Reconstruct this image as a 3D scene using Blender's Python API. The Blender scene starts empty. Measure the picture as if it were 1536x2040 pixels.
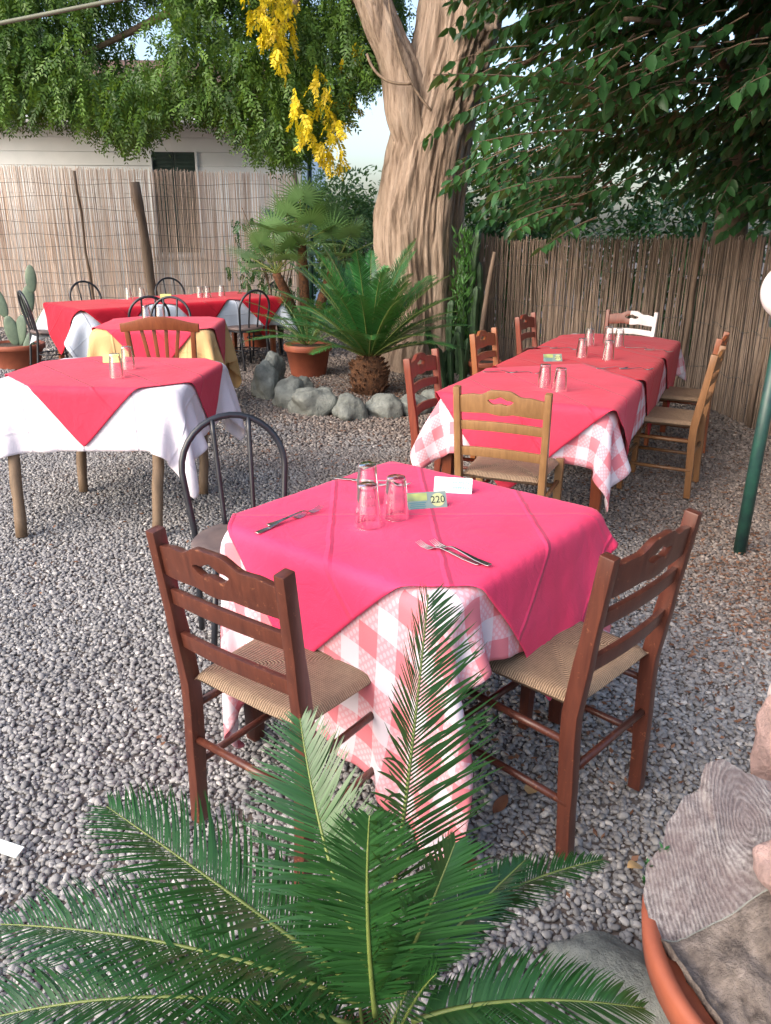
import bpy, bmesh, math, random
import numpy as np
from mathutils import Vector, Matrix, noise
PI = math.pi
R = math.radians
random.seed(7)
rng = np.random.default_rng(7)
S = bpy.context.scene
C = S.collection

# ------------------------------------------------------------------ camera, sky, sun, exposure
def setup_camera():
    cd = bpy.data.cameras.new('camera')
    co = bpy.data.objects.new('camera', cd)
    C.objects.link(co)
    pitch, roll = 0.352, 0.008
    cp, sp = math.cos(pitch), math.sin(pitch)
    fwd = Vector((0, cp, -sp)); right = Vector((1, 0, 0)); up = Vector((0, sp, cp))
    r2 = right * math.cos(roll) + up * math.sin(roll)
    u2 = -right * math.sin(roll) + up * math.cos(roll)
    m = Matrix((r2, u2, -fwd)).transposed().to_4x4()
    m.translation = Vector((0, 0, 1.555))
    co.matrix_world = m
    cd.sensor_fit = 'VERTICAL'
    cd.sensor_height = 24.0
    cd.lens = 24.0 * 1555 / 2040
    cd.clip_start = 0.05
    cd.clip_end = 500
    S.camera = co
setup_camera()
SUN_EL, SUN_AZ = R(34), R(232)          # light comes over the photographer's left shoulder
w = bpy.data.worlds.new('World'); S.world = w; w.use_nodes = True
nt = w.node_tree
sky = nt.nodes.new('ShaderNodeTexSky'); sky.sky_type = 'NISHITA'; sky.sun_disc = False
sky.sun_elevation = SUN_EL; sky.sun_rotation = SUN_AZ
sky.air_density = 1.0; sky.dust_density = 4.0; sky.ozone_density = 1.0
bg = nt.nodes['Background']; bg.inputs['Strength'].default_value = 0.15
nt.links.new(sky.outputs[0], bg.inputs[0])
sd = bpy.data.lights.new('sun', 'SUN'); sd.energy = .85; sd.angle = R(75); sd.color = (1.0, 0.955, 0.93)
so = bpy.data.objects.new('sun', sd); C.objects.link(so)
dv = Vector((math.sin(SUN_AZ) * math.cos(SUN_EL), math.cos(SUN_AZ) * math.cos(SUN_EL), math.sin(SUN_EL)))
so.rotation_euler = dv.to_track_quat('Z', 'Y').to_euler(); so.location = (-4, -4, 8)
S.view_settings.view_transform = 'Standard'; S.view_settings.look = 'None'
S.view_settings.gamma = 1.0; S.view_settings.use_curve_mapping = False
S.view_settings.exposure = 1.48
S.cycles.max_bounces = 8; S.cycles.transparent_max_bounces = 12
S.cycles.use_denoising = True

# ------------------------------------------------------------------ materials
def new_mat(name):
    m = bpy.data.materials.new(name); m.use_nodes = True
    return m, m.node_tree, m.node_tree.nodes['Principled BSDF']
def coords(nt, stretch=(1, 1, 1), kind='Object'):
    tc = nt.nodes.new('ShaderNodeTexCoord'); mp = nt.nodes.new('ShaderNodeMapping')
    mp.inputs['Scale'].default_value = stretch
    nt.links.new(tc.outputs[kind], mp.inputs[0]); return mp.outputs[0]
def ramp(nt, fac, stops):
    r = nt.nodes.new('ShaderNodeValToRGB')
    while len(r.color_ramp.elements) < len(stops): r.color_ramp.elements.new(0.5)
    for e, (p, c) in zip(r.color_ramp.elements, stops):
        e.position = p; e.color = (*c, 1)
    nt.links.new(fac, r.inputs[0]); return r.outputs[0]
def noise_tex(nt, vec, scale, detail=4, rough=.55, dist=0.0):
    n = nt.nodes.new('ShaderNodeTexNoise'); n.inputs['Scale'].default_value = scale
    n.inputs['Detail'].default_value = detail; n.inputs['Roughness'].default_value = rough
    n.inputs['Distortion'].default_value = dist
    nt.links.new(vec, n.inputs['Vector']); return n.outputs['Fac']
def mix(nt, fac, a, b, mode='MIX'):
    n = nt.nodes.new('ShaderNodeMix'); n.data_type = 'RGBA'; n.blend_type = mode
    for i, v in ((0, fac), (6, a), (7, b)):
        if isinstance(v, (int, float)): n.inputs[i].default_value = v
        elif isinstance(v, tuple): n.inputs[i].default_value = (*v, 1)
        else: nt.links.new(v, n.inputs[i])
    return n.outputs[2]
def math_n(nt, op, a, b=None, c=None):
    n = nt.nodes.new('ShaderNodeMath'); n.operation = op
    for i, v in enumerate((a, b, c)):
        if v is None: continue
        if isinstance(v, (int, float)): n.inputs[i].default_value = v
        else: nt.links.new(v, n.inputs[i])
    return n.outputs[0]
def bump(nt, p, h, strength=.3, dist=.01):
    b = nt.nodes.new('ShaderNodeBump'); b.inputs['Strength'].default_value = strength
    b.inputs['Distance'].default_value = dist
    nt.links.new(h, b.inputs['Height']); nt.links.new(b.outputs[0], p.inputs['Normal'])
def simple(name, c1, c2=None, scale=8, rough=.6, bmp=0.0, bd=.004, stretch=(1, 1, 1), spec=.5, metal=0, c3=None, bscale=None):
    m, nt, p = new_mat(name)
    p.inputs['Roughness'].default_value = rough; p.inputs['Metallic'].default_value = metal
    p.inputs['Specular IOR Level'].default_value = spec
    if c2 is None: c2 = tuple(x * .7 for x in c1)
    v = coords(nt, stretch)
    f = noise_tex(nt, v, scale, 6, .6, .3)
    st = [(.3, c2), (.68, c1)]
    if c3: st.append((.8, c3))
    nt.links.new(ramp(nt, f, st), p.inputs['Base Color'])
    if bmp:
        bump(nt, p, noise_tex(nt, v, bscale or scale * 3, 6, .65), bmp, bd)
    return m
def wood(name, c1, c2, rough=.38, grain=60, worn=None):
    m, nt, p = new_mat(name)
    v = coords(nt, (1, 1, .12))
    f = noise_tex(nt, v, grain, 5, .6, .6)
    f2 = noise_tex(nt, coords(nt), 7, 3, .5)
    c = mix(nt, math_n(nt, 'MULTIPLY', f2, .5), ramp(nt, f, [(.3, c2), (.7, c1)]), tuple(x * .55 for x in c1), 'MIX')
    if worn:
        f3 = noise_tex(nt, coords(nt), 38, 6, .8)
        k = ramp(nt, f3, [(.60, (0, 0, 0)), (.68, (.8, .8, .8))])
        c = mix(nt, k, c, worn)
    nt.links.new(c, p.inputs['Base Color']); p.inputs['Roughness'].default_value = rough
    bump(nt, p, f, .12, .002)
    return m
def leafmat(name, c1, c2, rough=.45, trans=.25, spec=.4, c3=None):
    m, nt, p = new_mat(name)
    a = nt.nodes.new('ShaderNodeAttribute'); a.attribute_name = 'tint'
    st = [(0, c1), (.75 if c3 else 1, c2)]
    if c3: st.append((1, c3))
    col = ramp(nt, a.outputs['Fac'], st)
    nt.links.new(col, p.inputs['Base Color'])
    p.inputs['Roughness'].default_value = rough; p.inputs['Specular IOR Level'].default_value = spec
    t = nt.nodes.new('ShaderNodeBsdfTranslucent'); nt.links.new(mix(nt, .35, col, (.25, .4, .02)), t.inputs[0])
    mx = nt.nodes.new('ShaderNodeMixShader'); mx.inputs[0].default_value = trans
    out = nt.nodes['Material Output']
    nt.links.new(p.outputs[0], mx.inputs[1]); nt.links.new(t.outputs[0], mx.inputs[2]); nt.links.new(mx.outputs[0], out.inputs[0])
    return m
def clothmat(name, base, dark=None, creases=0.0):
    m, nt, p = new_mat(name)
    uv = nt.nodes.new('ShaderNodeUVMap')
    f = noise_tex(nt, uv.outputs[0], 3.0, 4, .6)
    fine = noise_tex(nt, uv.outputs[0], 260, 2, .5)
    c = ramp(nt, f, [(.3, dark or tuple(x * .85 for x in base)), (.7, base)])
    nt.links.new(c, p.inputs['Base Color'])
    p.inputs['Roughness'].default_value = .75; p.inputs['Specular IOR Level'].default_value = .25
    p.inputs['Sheen Weight'].default_value = .1; p.inputs['Sheen Roughness'].default_value = .4
    t = nt.nodes.new('ShaderNodeBsdfTranslucent'); nt.links.new(c, t.inputs[0])
    mx = nt.nodes.new('ShaderNodeMixShader'); mx.inputs[0].default_value = .12
    nt.links.new(p.outputs[0], mx.inputs[1]); nt.links.new(t.outputs[0], mx.inputs[2]); nt.links.new(mx.outputs[0], nt.nodes['Material Output'].inputs[0])
    sep = nt.nodes.new('ShaderNodeSeparateXYZ'); nt.links.new(uv.outputs[0], sep.inputs[0])
    def crease(o_, per, ph):
        d = math_n(nt, 'ABSOLUTE', math_n(nt, 'SUBTRACT', math_n(nt, 'FRACT', math_n(nt, 'ADD', math_n(nt, 'DIVIDE', sep.outputs[o_], per), ph)), .5))
        return math_n(nt, 'MAXIMUM', math_n(nt, 'SUBTRACT', 1.0, math_n(nt, 'MULTIPLY', d, per / .011)), 0.0)
    h = math_n(nt, 'ADD', crease(0, .29, .32), math_n(nt, 'MULTIPLY', crease(1, .52, .12), .5))
    h = math_n(nt, 'ADD', math_n(nt, 'MULTIPLY', h, 3.0), math_n(nt, 'ADD', math_n(nt, 'MULTIPLY', fine, .35), math_n(nt, 'MULTIPLY', noise_tex(nt, uv.outputs[0], 14, 4, .6, 1.0), 2.5)))
    bump(nt, p, h, .75, .0022)
    return m
def gingham(name, sq=.062):
    m, nt, p = new_mat(name)
    uv = nt.nodes.new('ShaderNodeUVMap'); sep = nt.nodes.new('ShaderNodeSeparateXYZ'); nt.links.new(uv.outputs[0], sep.inputs[0])
    def stripe(s):
        return math_n(nt, 'LESS_THAN', math_n(nt, 'FRACT', math_n(nt, 'DIVIDE', s, sq * 2)), .5)
    a, b = stripe(sep.outputs[0]), stripe(sep.outputs[1])
    tot = math_n(nt, 'ADD', a, b)
    # little woven flower motif inside the checks
    def wave(s): return math_n(nt, 'SINE', math_n(nt, 'MULTIPLY', s, 2 * PI / (sq / 3)))
    mot = math_n(nt, 'GREATER_THAN', math_n(nt, 'ABSOLUTE', math_n(nt, 'ADD', wave(sep.outputs[0]), wave(sep.outputs[1]))), .95)
    half = math_n(nt, 'COMPARE', tot, 1, .2)
    k = math_n(nt, 'SUBTRACT', math_n(nt, 'MULTIPLY', tot, .5), math_n(nt, 'MULTIPLY', math_n(nt, 'MULTIPLY', mot, half), .16))
    wv = noise_tex(nt, uv.outputs[0], 420, 2, .5)
    k = math_n(nt, 'ADD', k, math_n(nt, 'MULTIPLY', math_n(nt, 'SUBTRACT', wv, .5), .25))
    c = ramp(nt, k, [(0, (.70, .62, .68)), (.30, (.72, .52, .58)), (.5, (.70, .36, .41)), (1, (.66, .20, .24))])
    nt.links.new(c, p.inputs['Base Color']); p.inputs['Roughness'].default_value = .85; p.inputs['Specular IOR Level'].default_value = .2
    t = nt.nodes.new('ShaderNodeBsdfTranslucent'); nt.links.new(c, t.inputs[0])
    mx = nt.nodes.new('ShaderNodeMixShader'); mx.inputs[0].default_value = .12
    nt.links.new(p.outputs[0], mx.inputs[1]); nt.links.new(t.outputs[0], mx.inputs[2]); nt.links.new(mx.outputs[0], nt.nodes['Material Output'].inputs[0])
    bump(nt, p, wv, .3, .001)
    return m
M = {}
M['wood_dark'] = wood('wood_dark', (.115, .034, .020), (.055, .016, .011), .36, worn=(.30, .12, .06))
M['wood_red'] = wood('wood_red', (.22, .045, .022), (.12, .022, .012), .36)
M['wood_beige'] = wood('wood_beige', (.30, .16, .065), (.19, .095, .038), .42)
M['wood_orange'] = wood('wood_orange', (.30, .10, .03), (.20, .06, .018), .4)
M['wood_honey'] = wood('wood_honey', (.24, .115, .045), (.15, .065, .025), .4)
M['wood_brown'] = wood('wood_brown', (.27, .08, .03), (.17, .045, .018), .4)
M['wood_grey'] = wood('wood_grey', (.20, .12, .07), (.12, .07, .042), .6)
M['white_paint'] = simple('white_paint', (.78, .72, .72), (.6, .52, .52), 10, .5)
M['pole_wood'] = wood('pole_wood', (.21, .14, .085), (.12, .08, .05), .65, 40)
M['table_red'] = wood('table_red', (.20, .05, .02), (.12, .03, .014), .35)
M['black_metal'] = simple('black_metal', (.022, .026, .034), (.012, .012, .016), 20, .32)
M['seat_grey'] = simple('seat_grey', (.14, .10, .09), (.08, .06, .06), 12, .6)
M['gingham'] = gingham('gingham')
M['pink'] = clothmat('red_cloth_lit', (.80, .060, .165), (.74, .042, .125))  # overlay red as brightly lit; the light is put into the colour
M['red'] = clothmat('red_cloth_dim', (.58, .012, .035), (.50, .010, .028))  # same overlay red for the dim far cloths, shade put into the colour
M['red_midlit'] = clothmat('red_cloth_midlit', (.70, .050, .105), (.62, .036, .08))  # same overlay red, light painted in between the bright and dim copies
M['white_cloth'] = clothmat('white_cloth', (.80, .75, .80), (.76, .71, .77))
M['blue_cloth'] = clothmat('blue_cloth', (.60, .66, .74), (.55, .61, .70))
M['yellow_cloth'] = clothmat('yellow_cloth', (.72, .47, .22), (.66, .42, .19))
M['terracotta'] = simple('terracotta', (.31, .085, .042), (.23, .06, .032), 9, .65, .15)
M['soil'] = simple('soil', (.09, .055, .035), (.03, .02, .015), 30, .95, .8, .01)
M['rock'] = simple('rock', (.22, .235, .215), (.10, .11, .10), 9, .9, 1.0, .02, c3=(.36, .37, .34), bscale=22)
M['rock_pink'] = simple('rock_pink', (.35, .235, .215), (.20, .14, .13), 20, .9, 1.0, .018, c3=(.44, .34, .32), bscale=30)
M['rock_rough'] = simple('rock_rough', (.23, .19, .165), (.05, .038, .032), 30, .9, 1.0, .012, c3=(.42, .37, .34))
M['rock_white'] = simple('rock_white', (.6, .56, .54), (.40, .34, .34), 14, .8, .5, .006)
M['green_paint'] = simple('green_paint', (.018, .075, .052), (.012, .03, .034), 14, .42)
M['globe'] = simple('globe', (.8, .78, .78), (.75, .73, .74), 4, .25)
M['steel'] = simple('steel', (.55, .53, .52), (.5, .5, .5), 5, .28, metal=1.0)
M['paper'] = simple('paper', (.78, .84, .82), (.74, .82, .80), 5, .7)
M['ink'] = simple('ink', (.02, .03, .03), None, 5, .6)
M['ink_blue'] = simple('ink_blue', (.06, .24, .28), None, 5, .6)
M['ink_pale'] = simple('ink_pale', (.10, .24, .27), None, 5, .6)
M['field_blue'] = simple('field_blue', (.40, .62, .62), (.36, .58, .60), 5, .7)
M['oval_pale'] = simple('oval_pale', (.50, .56, .28), (.44, .50, .24), 9, .4)
M['card_grey'] = simple('card_grey', (.22, .30, .28), (.17, .24, .22), 9, .4)
M['cable'] = simple('cable', (.16, .17, .12), None, 5, .6)
M['wall_white'] = simple('wall_white', (.84, .89, .92), (.76, .82, .85), 2.5, .7)
M['shutter'] = simple('shutter', (.03, .07, .06), (.02, .04, .04), 6, .6)
M['roof'] = simple('roof', (.13, .07, .05), (.07, .04, .03), 9, .9)
M['reed_pale'] = simple('reed_pale', (.72, .58, .49), (.56, .43, .35), 9, .75, stretch=(4, 4, .5), c3=(.80, .70, .62))
M['reed_brown'] = simple('reed_brown', (.29, .22, .17), (.13, .092, .068), 9, .8, stretch=(5, 5, .5), c3=(.38, .30, .24))
M['wire'] = simple('wire', (.12, .11, .10), None, 5, .6)
M['fence_post'] = wood('fence_post', (.19, .13, .09), (.10, .07, .05), .8, 30)
M['twig'] = simple('twig', (.20, .14, .09), (.10, .07, .05), 20, .8)
M['rachis'] = simple('rachis', (.16, .20, .05), (.11, .15, .035), 20, .5)
M['cycad'] = leafmat('cycad_leaf', (.010, .048, .010), (.032, .118, .028), .34, .12, .55)
M['cycad_mid'] = leafmat('cycad_mid_leaf', (.012, .075, .018), (.045, .19, .045), .4, .15, .5)
M['palm'] = leafmat('fan_palm_leaf', (.06, .15, .045), (.20, .34, .13), .45, .2, .5)
M['pinnate'] = leafmat('pinnate_leaf', (.022, .065, .012), (.10, .20, .032), .5, .3, c3=(.12, .22, .035))
M['yellow_leaf'] = leafmat('yellow_leaf', (.50, .36, .01), (.88, .70, .03), .5, .45)  # leaf yellow plus backlit sun brightness put into the base colour
M['broad'] = leafmat('broad_leaf', (.013, .050, .017), (.055, .165, .052), .38, .25, .5)
M['bush'] = leafmat('bush_leaf', (.05, .13, .045), (.22, .38, .16), .5, .35)
M['cactus'] = simple('cactus', (.045, .10, .035), (.02, .05, .02), 14, .6, .4)
M['opuntia'] = simple('opuntia', (.13, .18, .12), (.06, .10, .07), 8, .6, .3)
M['euph'] = leafmat('spiky_leaf', (.025, .09, .015), (.07, .20, .04), .5, .3)
M['dead'] = leafmat('dead_leaf', (.12, .055, .033), (.25, .13, .08), .8, .05, .2)
M['tan_leaf'] = simple('tan_leaf', (.52, .36, .17), (.40, .24, .10), 20, .6)
M['brown_leaf'] = simple('brown_leaf', (.20, .08, .04), (.10, .04, .02), 20, .7)
M['caudex'] = simple('caudex', (.20, .085, .035), (.045, .025, .015), 28, .95, 1.0, .02)

def glassmat():
    m, nt, p = new_mat('glass')
    p.inputs['Transmission Weight'].default_value = 1; p.inputs['Roughness'].default_value = .02
    p.inputs['IOR'].default_value = 1.45; p.inputs['Base Color'].default_value = (.97, .98, .98, 1)
    gl = nt.nodes.new('ShaderNodeBsdfGlossy'); gl.inputs['Roughness'].default_value = .04; gl.inputs[0].default_value = (1, 1, 1, 1)
    tr = nt.nodes.new('ShaderNodeBsdfTransparent'); tr.inputs[0].default_value = (.975, .985, .985, 1)
    fr = nt.nodes.new('ShaderNodeLayerWeight'); fr.inputs[0].default_value = .22
    mx = nt.nodes.new('ShaderNodeMixShader'); nt.links.new(math_n(nt, 'ADD', math_n(nt, 'MULTIPLY', fr.outputs['Fresnel'], .8), .03), mx.inputs[0])
    nt.links.new(tr.outputs[0], mx.inputs[1]); nt.links.new(gl.outputs[0], mx.inputs[2]); nt.links.new(mx.outputs[0], nt.nodes['Material Output'].inputs[0])
    return m
M['glass'] = glassmat()
def rushmat():
    m, nt, p = new_mat('rush')
    tc = nt.nodes.new('ShaderNodeTexCoord'); sep = nt.nodes.new('ShaderNodeSeparateXYZ'); nt.links.new(tc.outputs['Object'], sep.inputs[0])
    ax, ay = math_n(nt, 'ABSOLUTE', sep.outputs[0]), math_n(nt, 'ABSOLUTE', math_n(nt, 'MULTIPLY', sep.outputs[1], 1.08))
    mn = math_n(nt, 'MINIMUM', ax, ay)
    wv = math_n(nt, 'ABSOLUTE', math_n(nt, 'SINE', math_n(nt, 'MULTIPLY', mn, 2 * PI / .014)))
    n1 = noise_tex(nt, coords(nt), 60, 5, .7)
    c = ramp(nt, math_n(nt, 'MULTIPLY', math_n(nt, 'ADD', wv, n1), .55), [(.15, (.05, .03, .018)), (.45, (.17, .11, .065)), (.85, (.32, .22, .145))])
    nt.links.new(c, p.inputs['Base Color']); p.inputs['Roughness'].default_value = .8
    bump(nt, p, math_n(nt, 'ADD', wv, n1), .7, .004)
    return m
M['rush'] = rushmat()
def barkmat():
    m, nt, p = new_mat('bark')
    v = coords(nt, (1, 1, .16)); v2 = coords(nt)
    f = noise_tex(nt, v, 13, 9, .66, .4); f2 = noise_tex(nt, v2, 2.2, 4, .6); f3 = noise_tex(nt, v, 40, 5, .7)
    c = ramp(nt, f, [(.36, (.09, .06, .04)), (.43, (.22, .16, .115)), (.54, (.33, .25, .19)), (.74, (.42, .34, .27))])
    c = mix(nt, math_n(nt, 'MULTIPLY', f2, .3), c, (.27, .19, .14))
    nt.links.new(c, p.inputs['Base Color']); p.inputs['Roughness'].default_value = .9
    bump(nt, p, math_n(nt, 'ADD', f, math_n(nt, 'MULTIPLY', f3, .6)), .9, .04)
    return m
M['bark'] = barkmat()
def ringmat():
    m, nt, p = new_mat('ring_stone')
    tc = nt.nodes.new('ShaderNodeTexCoord')
    wv = nt.nodes.new('ShaderNodeTexWave'); wv.wave_type = 'RINGS'; wv.rings_direction = 'Z'
    mp = nt.nodes.new('ShaderNodeMapping'); mp.inputs['Location'].default_value = (-.03, -.04, 0); mp.inputs['Scale'].default_value = (1, .62, .5)
    nt.links.new(tc.outputs['Object'], mp.inputs[0]); nt.links.new(mp.outputs[0], wv.inputs[0])
    wv.inputs['Scale'].default_value = 48; wv.inputs['Distortion'].default_value = 3.5; wv.inputs['Detail'].default_value = 5; wv.inputs['Detail Scale'].default_value = 2.5
    n = noise_tex(nt, coords(nt), 60, 6, .8)
    n2 = noise_tex(nt, coords(nt), 9, 4, .6)
    k = math_n(nt, 'ADD', math_n(nt, 'MULTIPLY', wv.outputs['Fac'], .13), math_n(nt, 'MULTIPLY', n, .87))
    c = ramp(nt, k, [(.34, (.07, .058, .06)), (.48, (.17, .15, .153)), (.64, (.30, .285, .28))])
    c = mix(nt, ramp(nt, n2, [(.42, (0, 0, 0)), (.62, (.6, .6, .6))]), c, (.13, .095, .095))
    nt.links.new(c, p.inputs['Base Color']); p.inputs['Roughness'].default_value = .85
    bump(nt, p, k, .9, .010); return m
M['ring_stone'] = ringmat()
def pebblemat():
    m, nt, p = new_mat('pebble')
    oi = nt.nodes.new('ShaderNodeObjectInfo')
    c = ramp(nt, oi.outputs['Random'], [(0, (.13, .128, .128)), (.25, (.18, .177, .177)), (.62, (.225, .222, .222)), (.90, (.28, .275, .27)), (.985, (.46, .44, .42))])
    tan = ramp(nt, oi.outputs['Random'], [(0, (.06, .04, .028)), (.5, (.15, .10, .07)), (1, (.27, .20, .15))])
    pn = noise_tex(nt, oi.outputs['Location'], .75, 5, .7)
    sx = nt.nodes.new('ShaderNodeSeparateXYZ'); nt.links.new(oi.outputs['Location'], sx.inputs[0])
    # litter brown towards tree and reed fence, plus right-hand shade put into the colour
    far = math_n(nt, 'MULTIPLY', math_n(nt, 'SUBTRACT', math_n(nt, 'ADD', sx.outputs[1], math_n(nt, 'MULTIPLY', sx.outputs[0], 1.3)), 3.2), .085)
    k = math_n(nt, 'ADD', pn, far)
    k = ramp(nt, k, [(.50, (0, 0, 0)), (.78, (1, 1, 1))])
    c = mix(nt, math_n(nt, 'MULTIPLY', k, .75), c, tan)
    v = coords(nt); n = noise_tex(nt, v, 1.6, 5, .7)
    c = mix(nt, math_n(nt, 'MULTIPLY', n, .35), c, (.25, .235, .23))
    nt.links.new(c, p.inputs['Base Color']); p.inputs['Roughness'].default_value = .68
    bump(nt, p, n, .25, .01); return m
M['pebble'] = pebblemat()
def groundmat():
    m, nt, p = new_mat('ground')
    v = coords(nt)
    vo = nt.nodes.new('ShaderNodeTexVoronoi'); vo.inputs['Scale'].default_value = 45; nt.links.new(v, vo.inputs['Vector'])
    n = noise_tex(nt, v, .8, 5, .7)
    g = ramp(nt, noise_tex(nt, v, 60, 3, .7), [(.35, (.035, .033, .032)), (.7, (.16, .15, .145))])
    c = mix(nt, ramp(nt, n, [(.4, (0, 0, 0)), (.7, (1, 1, 1))]), g, (.11, .07, .05))
    nt.links.new(c, p.inputs['Base Color']); p.inputs['Roughness'].default_value = .95
    bump(nt, p, vo.outputs['Distance'], -.6, .02); return m
M['ground'] = groundmat()
def cardmat():
    m, nt, p = new_mat('green_card')
    v = coords(nt); f = noise_tex(nt, v, 18, 2, .5)
    nt.links.new(ramp(nt, f, [(.35, (.16, .24, .12)), (.6, (.50, .58, .16))]), p.inputs['Base Color'])
    p.inputs['Roughness'].default_value = .35; return m
M['card'] = cardmat()
M['card_yellow'] = simple('card_yellow', (.62, .66, .22), (.5, .56, .16), 9, .4)

# ------------------------------------------------------------------ mesh helpers
def link(name, me, mat=None, parent=None, smooth=True):
    o = bpy.data.objects.new(name, me); C.objects.link(o)
    if mat is not None and len(me.materials) == 0: me.materials.append(mat)
    if parent is not None: o.parent = parent
    if smooth: me.polygons.foreach_set('use_smooth', [True] * len(me.polygons))
    return o
def tag(o, label=None, cat=None, group=None, kind=None):
    if label: o['label'] = label
    if cat: o['category'] = cat
    if group: o['group'] = group
    if kind: o['kind'] = kind
    return o
def empty(name, loc=(0, 0, 0), rz=0, label=None, cat=None, group=None):
    o = bpy.data.objects.new(name, None); C.objects.link(o)
    o.location = loc; o.rotation_euler = (0, 0, rz); o.empty_display_size = .1
    return tag(o, label, cat, group)
def children(o): return [c for c in bpy.data.objects if c.parent == o]
def copy_tree(o, parent=None):
    c = o.copy(); C.objects.link(c); c.parent = parent
    for ch in children(o): copy_tree(ch, c)
    return c
class MB:
    def __init__(s): s.v = []; s.f = []
    def add(s, vs, fs):
        b = len(s.v); s.v += [tuple(v) for v in vs]; s.f += [tuple(b + i for i in f) for f in fs]; return s
    def box(s, c, d, rot=None, bev=0):
        x, y, z = d[0] / 2, d[1] / 2, d[2] / 2
        vs = [Vector((i, j, k)) for i in (-x, x) for j in (-y, y) for k in (-z, z)]
        if rot is not None: vs = [rot @ v for v in vs]
        vs = [v + Vector(c) for v in vs]
        return s.add(vs, [(0, 1, 3, 2), (4, 6, 7, 5), (0, 4, 5, 1), (2, 3, 7, 6), (0, 2, 6, 4), (1, 5, 7, 3)])
    def tube(s, pts, rad, n=8, caps=True, squash=None):
        pts = [Vector(p) for p in pts]; rings = []
        if not hasattr(rad, '__len__'): rad = [rad] * len(pts)
        t0 = (pts[1] - pts[0]).normalized()
        ref = Vector((0, 0, 1)) if abs(t0.z) < .9 else Vector((1, 0, 0))
        nx = t0.cross(ref).normalized()
        vs = []
        for i, p in enumerate(pts):
            t = (pts[min(i + 1, len(pts) - 1)] - pts[max(i - 1, 0)]).normalized()
            nx = (nx - t * nx.dot(t)).normalized(); ny = t.cross(nx)
            for k in range(n):
                a = 2 * PI * k / n
                vs.append(p + (nx * math.cos(a) + ny * math.sin(a)) * rad[i])
        fs = []
        for i in range(len(pts) - 1):
            for k in range(n):
                fs.append((i * n + k, i * n + (k + 1) % n, (i + 1) * n + (k + 1) % n, (i + 1) * n + k))
        if caps: fs.append(tuple(range(n))[::-1]); fs.append(tuple((len(pts) - 1) * n + k for k in range(n)))
        return s.add(vs, fs)
    def beam(s, pts, wx, wy, side=Vector((1, 0, 0))):
        """rectangular section swept along pts; width wx along side"""
        pts = [Vector(p) for p in pts]; vs = []
        if not hasattr(wx, '__len__'): wx = [wx] * len(pts)
        if not hasattr(wy, '__len__'): wy = [wy] * len(pts)
        for i, p in enumerate(pts):
            t = (pts[min(i + 1, len(pts) - 1)] - pts[max(i - 1, 0)]).normalized()
            a = (side - t * side.dot(t)).normalized(); b = t.cross(a)
            for x, y in ((-1, -1), (1, -1), (1, 1), (-1, 1)):
                vs.append(p + a * x * wx[i] / 2 + b * y * wy[i] / 2)
        fs = [(3, 2, 1, 0), tuple((len(pts) - 1) * 4 + k for k in range(4))]
        for i in range(len(pts) - 1):
            for k in range(4): fs.append((i * 4 + k, i * 4 + (k + 1) % 4, (i + 1) * 4 + (k + 1) % 4, (i + 1) * 4 + k))
        return s.add(vs, fs)
    def lathe(s, prof, n=32, c=(0, 0, 0)):
        vs = []
        for r, z in prof:
            for k in range(n):
                a = 2 * PI * k / n; vs.append((c[0] + r * math.cos(a), c[1] + r * math.sin(a), c[2] + z))
        fs = []
        for i in range(len(prof) - 1):
            for k in range(n): fs.append((i * n + k, i * n + (k + 1) % n, (i + 1) * n + (k + 1) % n, (i + 1) * n + k))
        return s.add(vs, fs)
    def mesh(s, name):
        me = bpy.data.meshes.new(name); me.from_pydata(s.v, [], s.f); me.update(); return me
    def build(s, name, mat, parent=None, smooth=False, bevel=0, seg=2):
        o = link(name, s.mesh(name), mat, parent, smooth)
        if bevel:
            bm = bmesh.new(); bm.from_mesh(o.data)
            bmesh.ops.remove_doubles(bm, verts=bm.verts, dist=1e-5)
            es = [e for e in bm.edges if len(e.link_faces) == 2 and e.calc_face_angle(0) > .5]
            bmesh.ops.bevel(bm, geom=es, offset=bevel, segments=seg, affect='EDGES', profile=.6)
            bm.to_mesh(o.data); bm.free()
            o.data.polygons.foreach_set('use_smooth', [True] * len(o.data.polygons))
            o.data.set_sharp_from_angle(angle=R(40))
        return o
def np_mesh(name, V, Q, tint=None, mat=None, parent=None, smooth=False):
    """V (n,3), Q (m,k) -> object"""
    me = bpy.data.meshes.new(name)
    k = Q.shape[1]
    me.vertices.add(len(V)); me.vertices.foreach_set('co', V.astype(np.float32).ravel())
    me.loops.add(Q.size); me.loops.foreach_set('vertex_index', Q.astype(np.int32).ravel())
    me.polygons.add(len(Q)); me.polygons.foreach_set('loop_start', np.arange(0, Q.size, k, dtype=np.int32))
    me.update(calc_edges=True)
    if tint is not None:
        a = me.attributes.new('tint', 'FLOAT', 'POINT'); a.data.foreach_set('value', tint.astype(np.float32))
    me.validate()
    return link(name, me, mat, parent, smooth)
def unit(a): return a / np.maximum(np.linalg.norm(a, axis=-1, keepdims=True), 1e-9)
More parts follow.
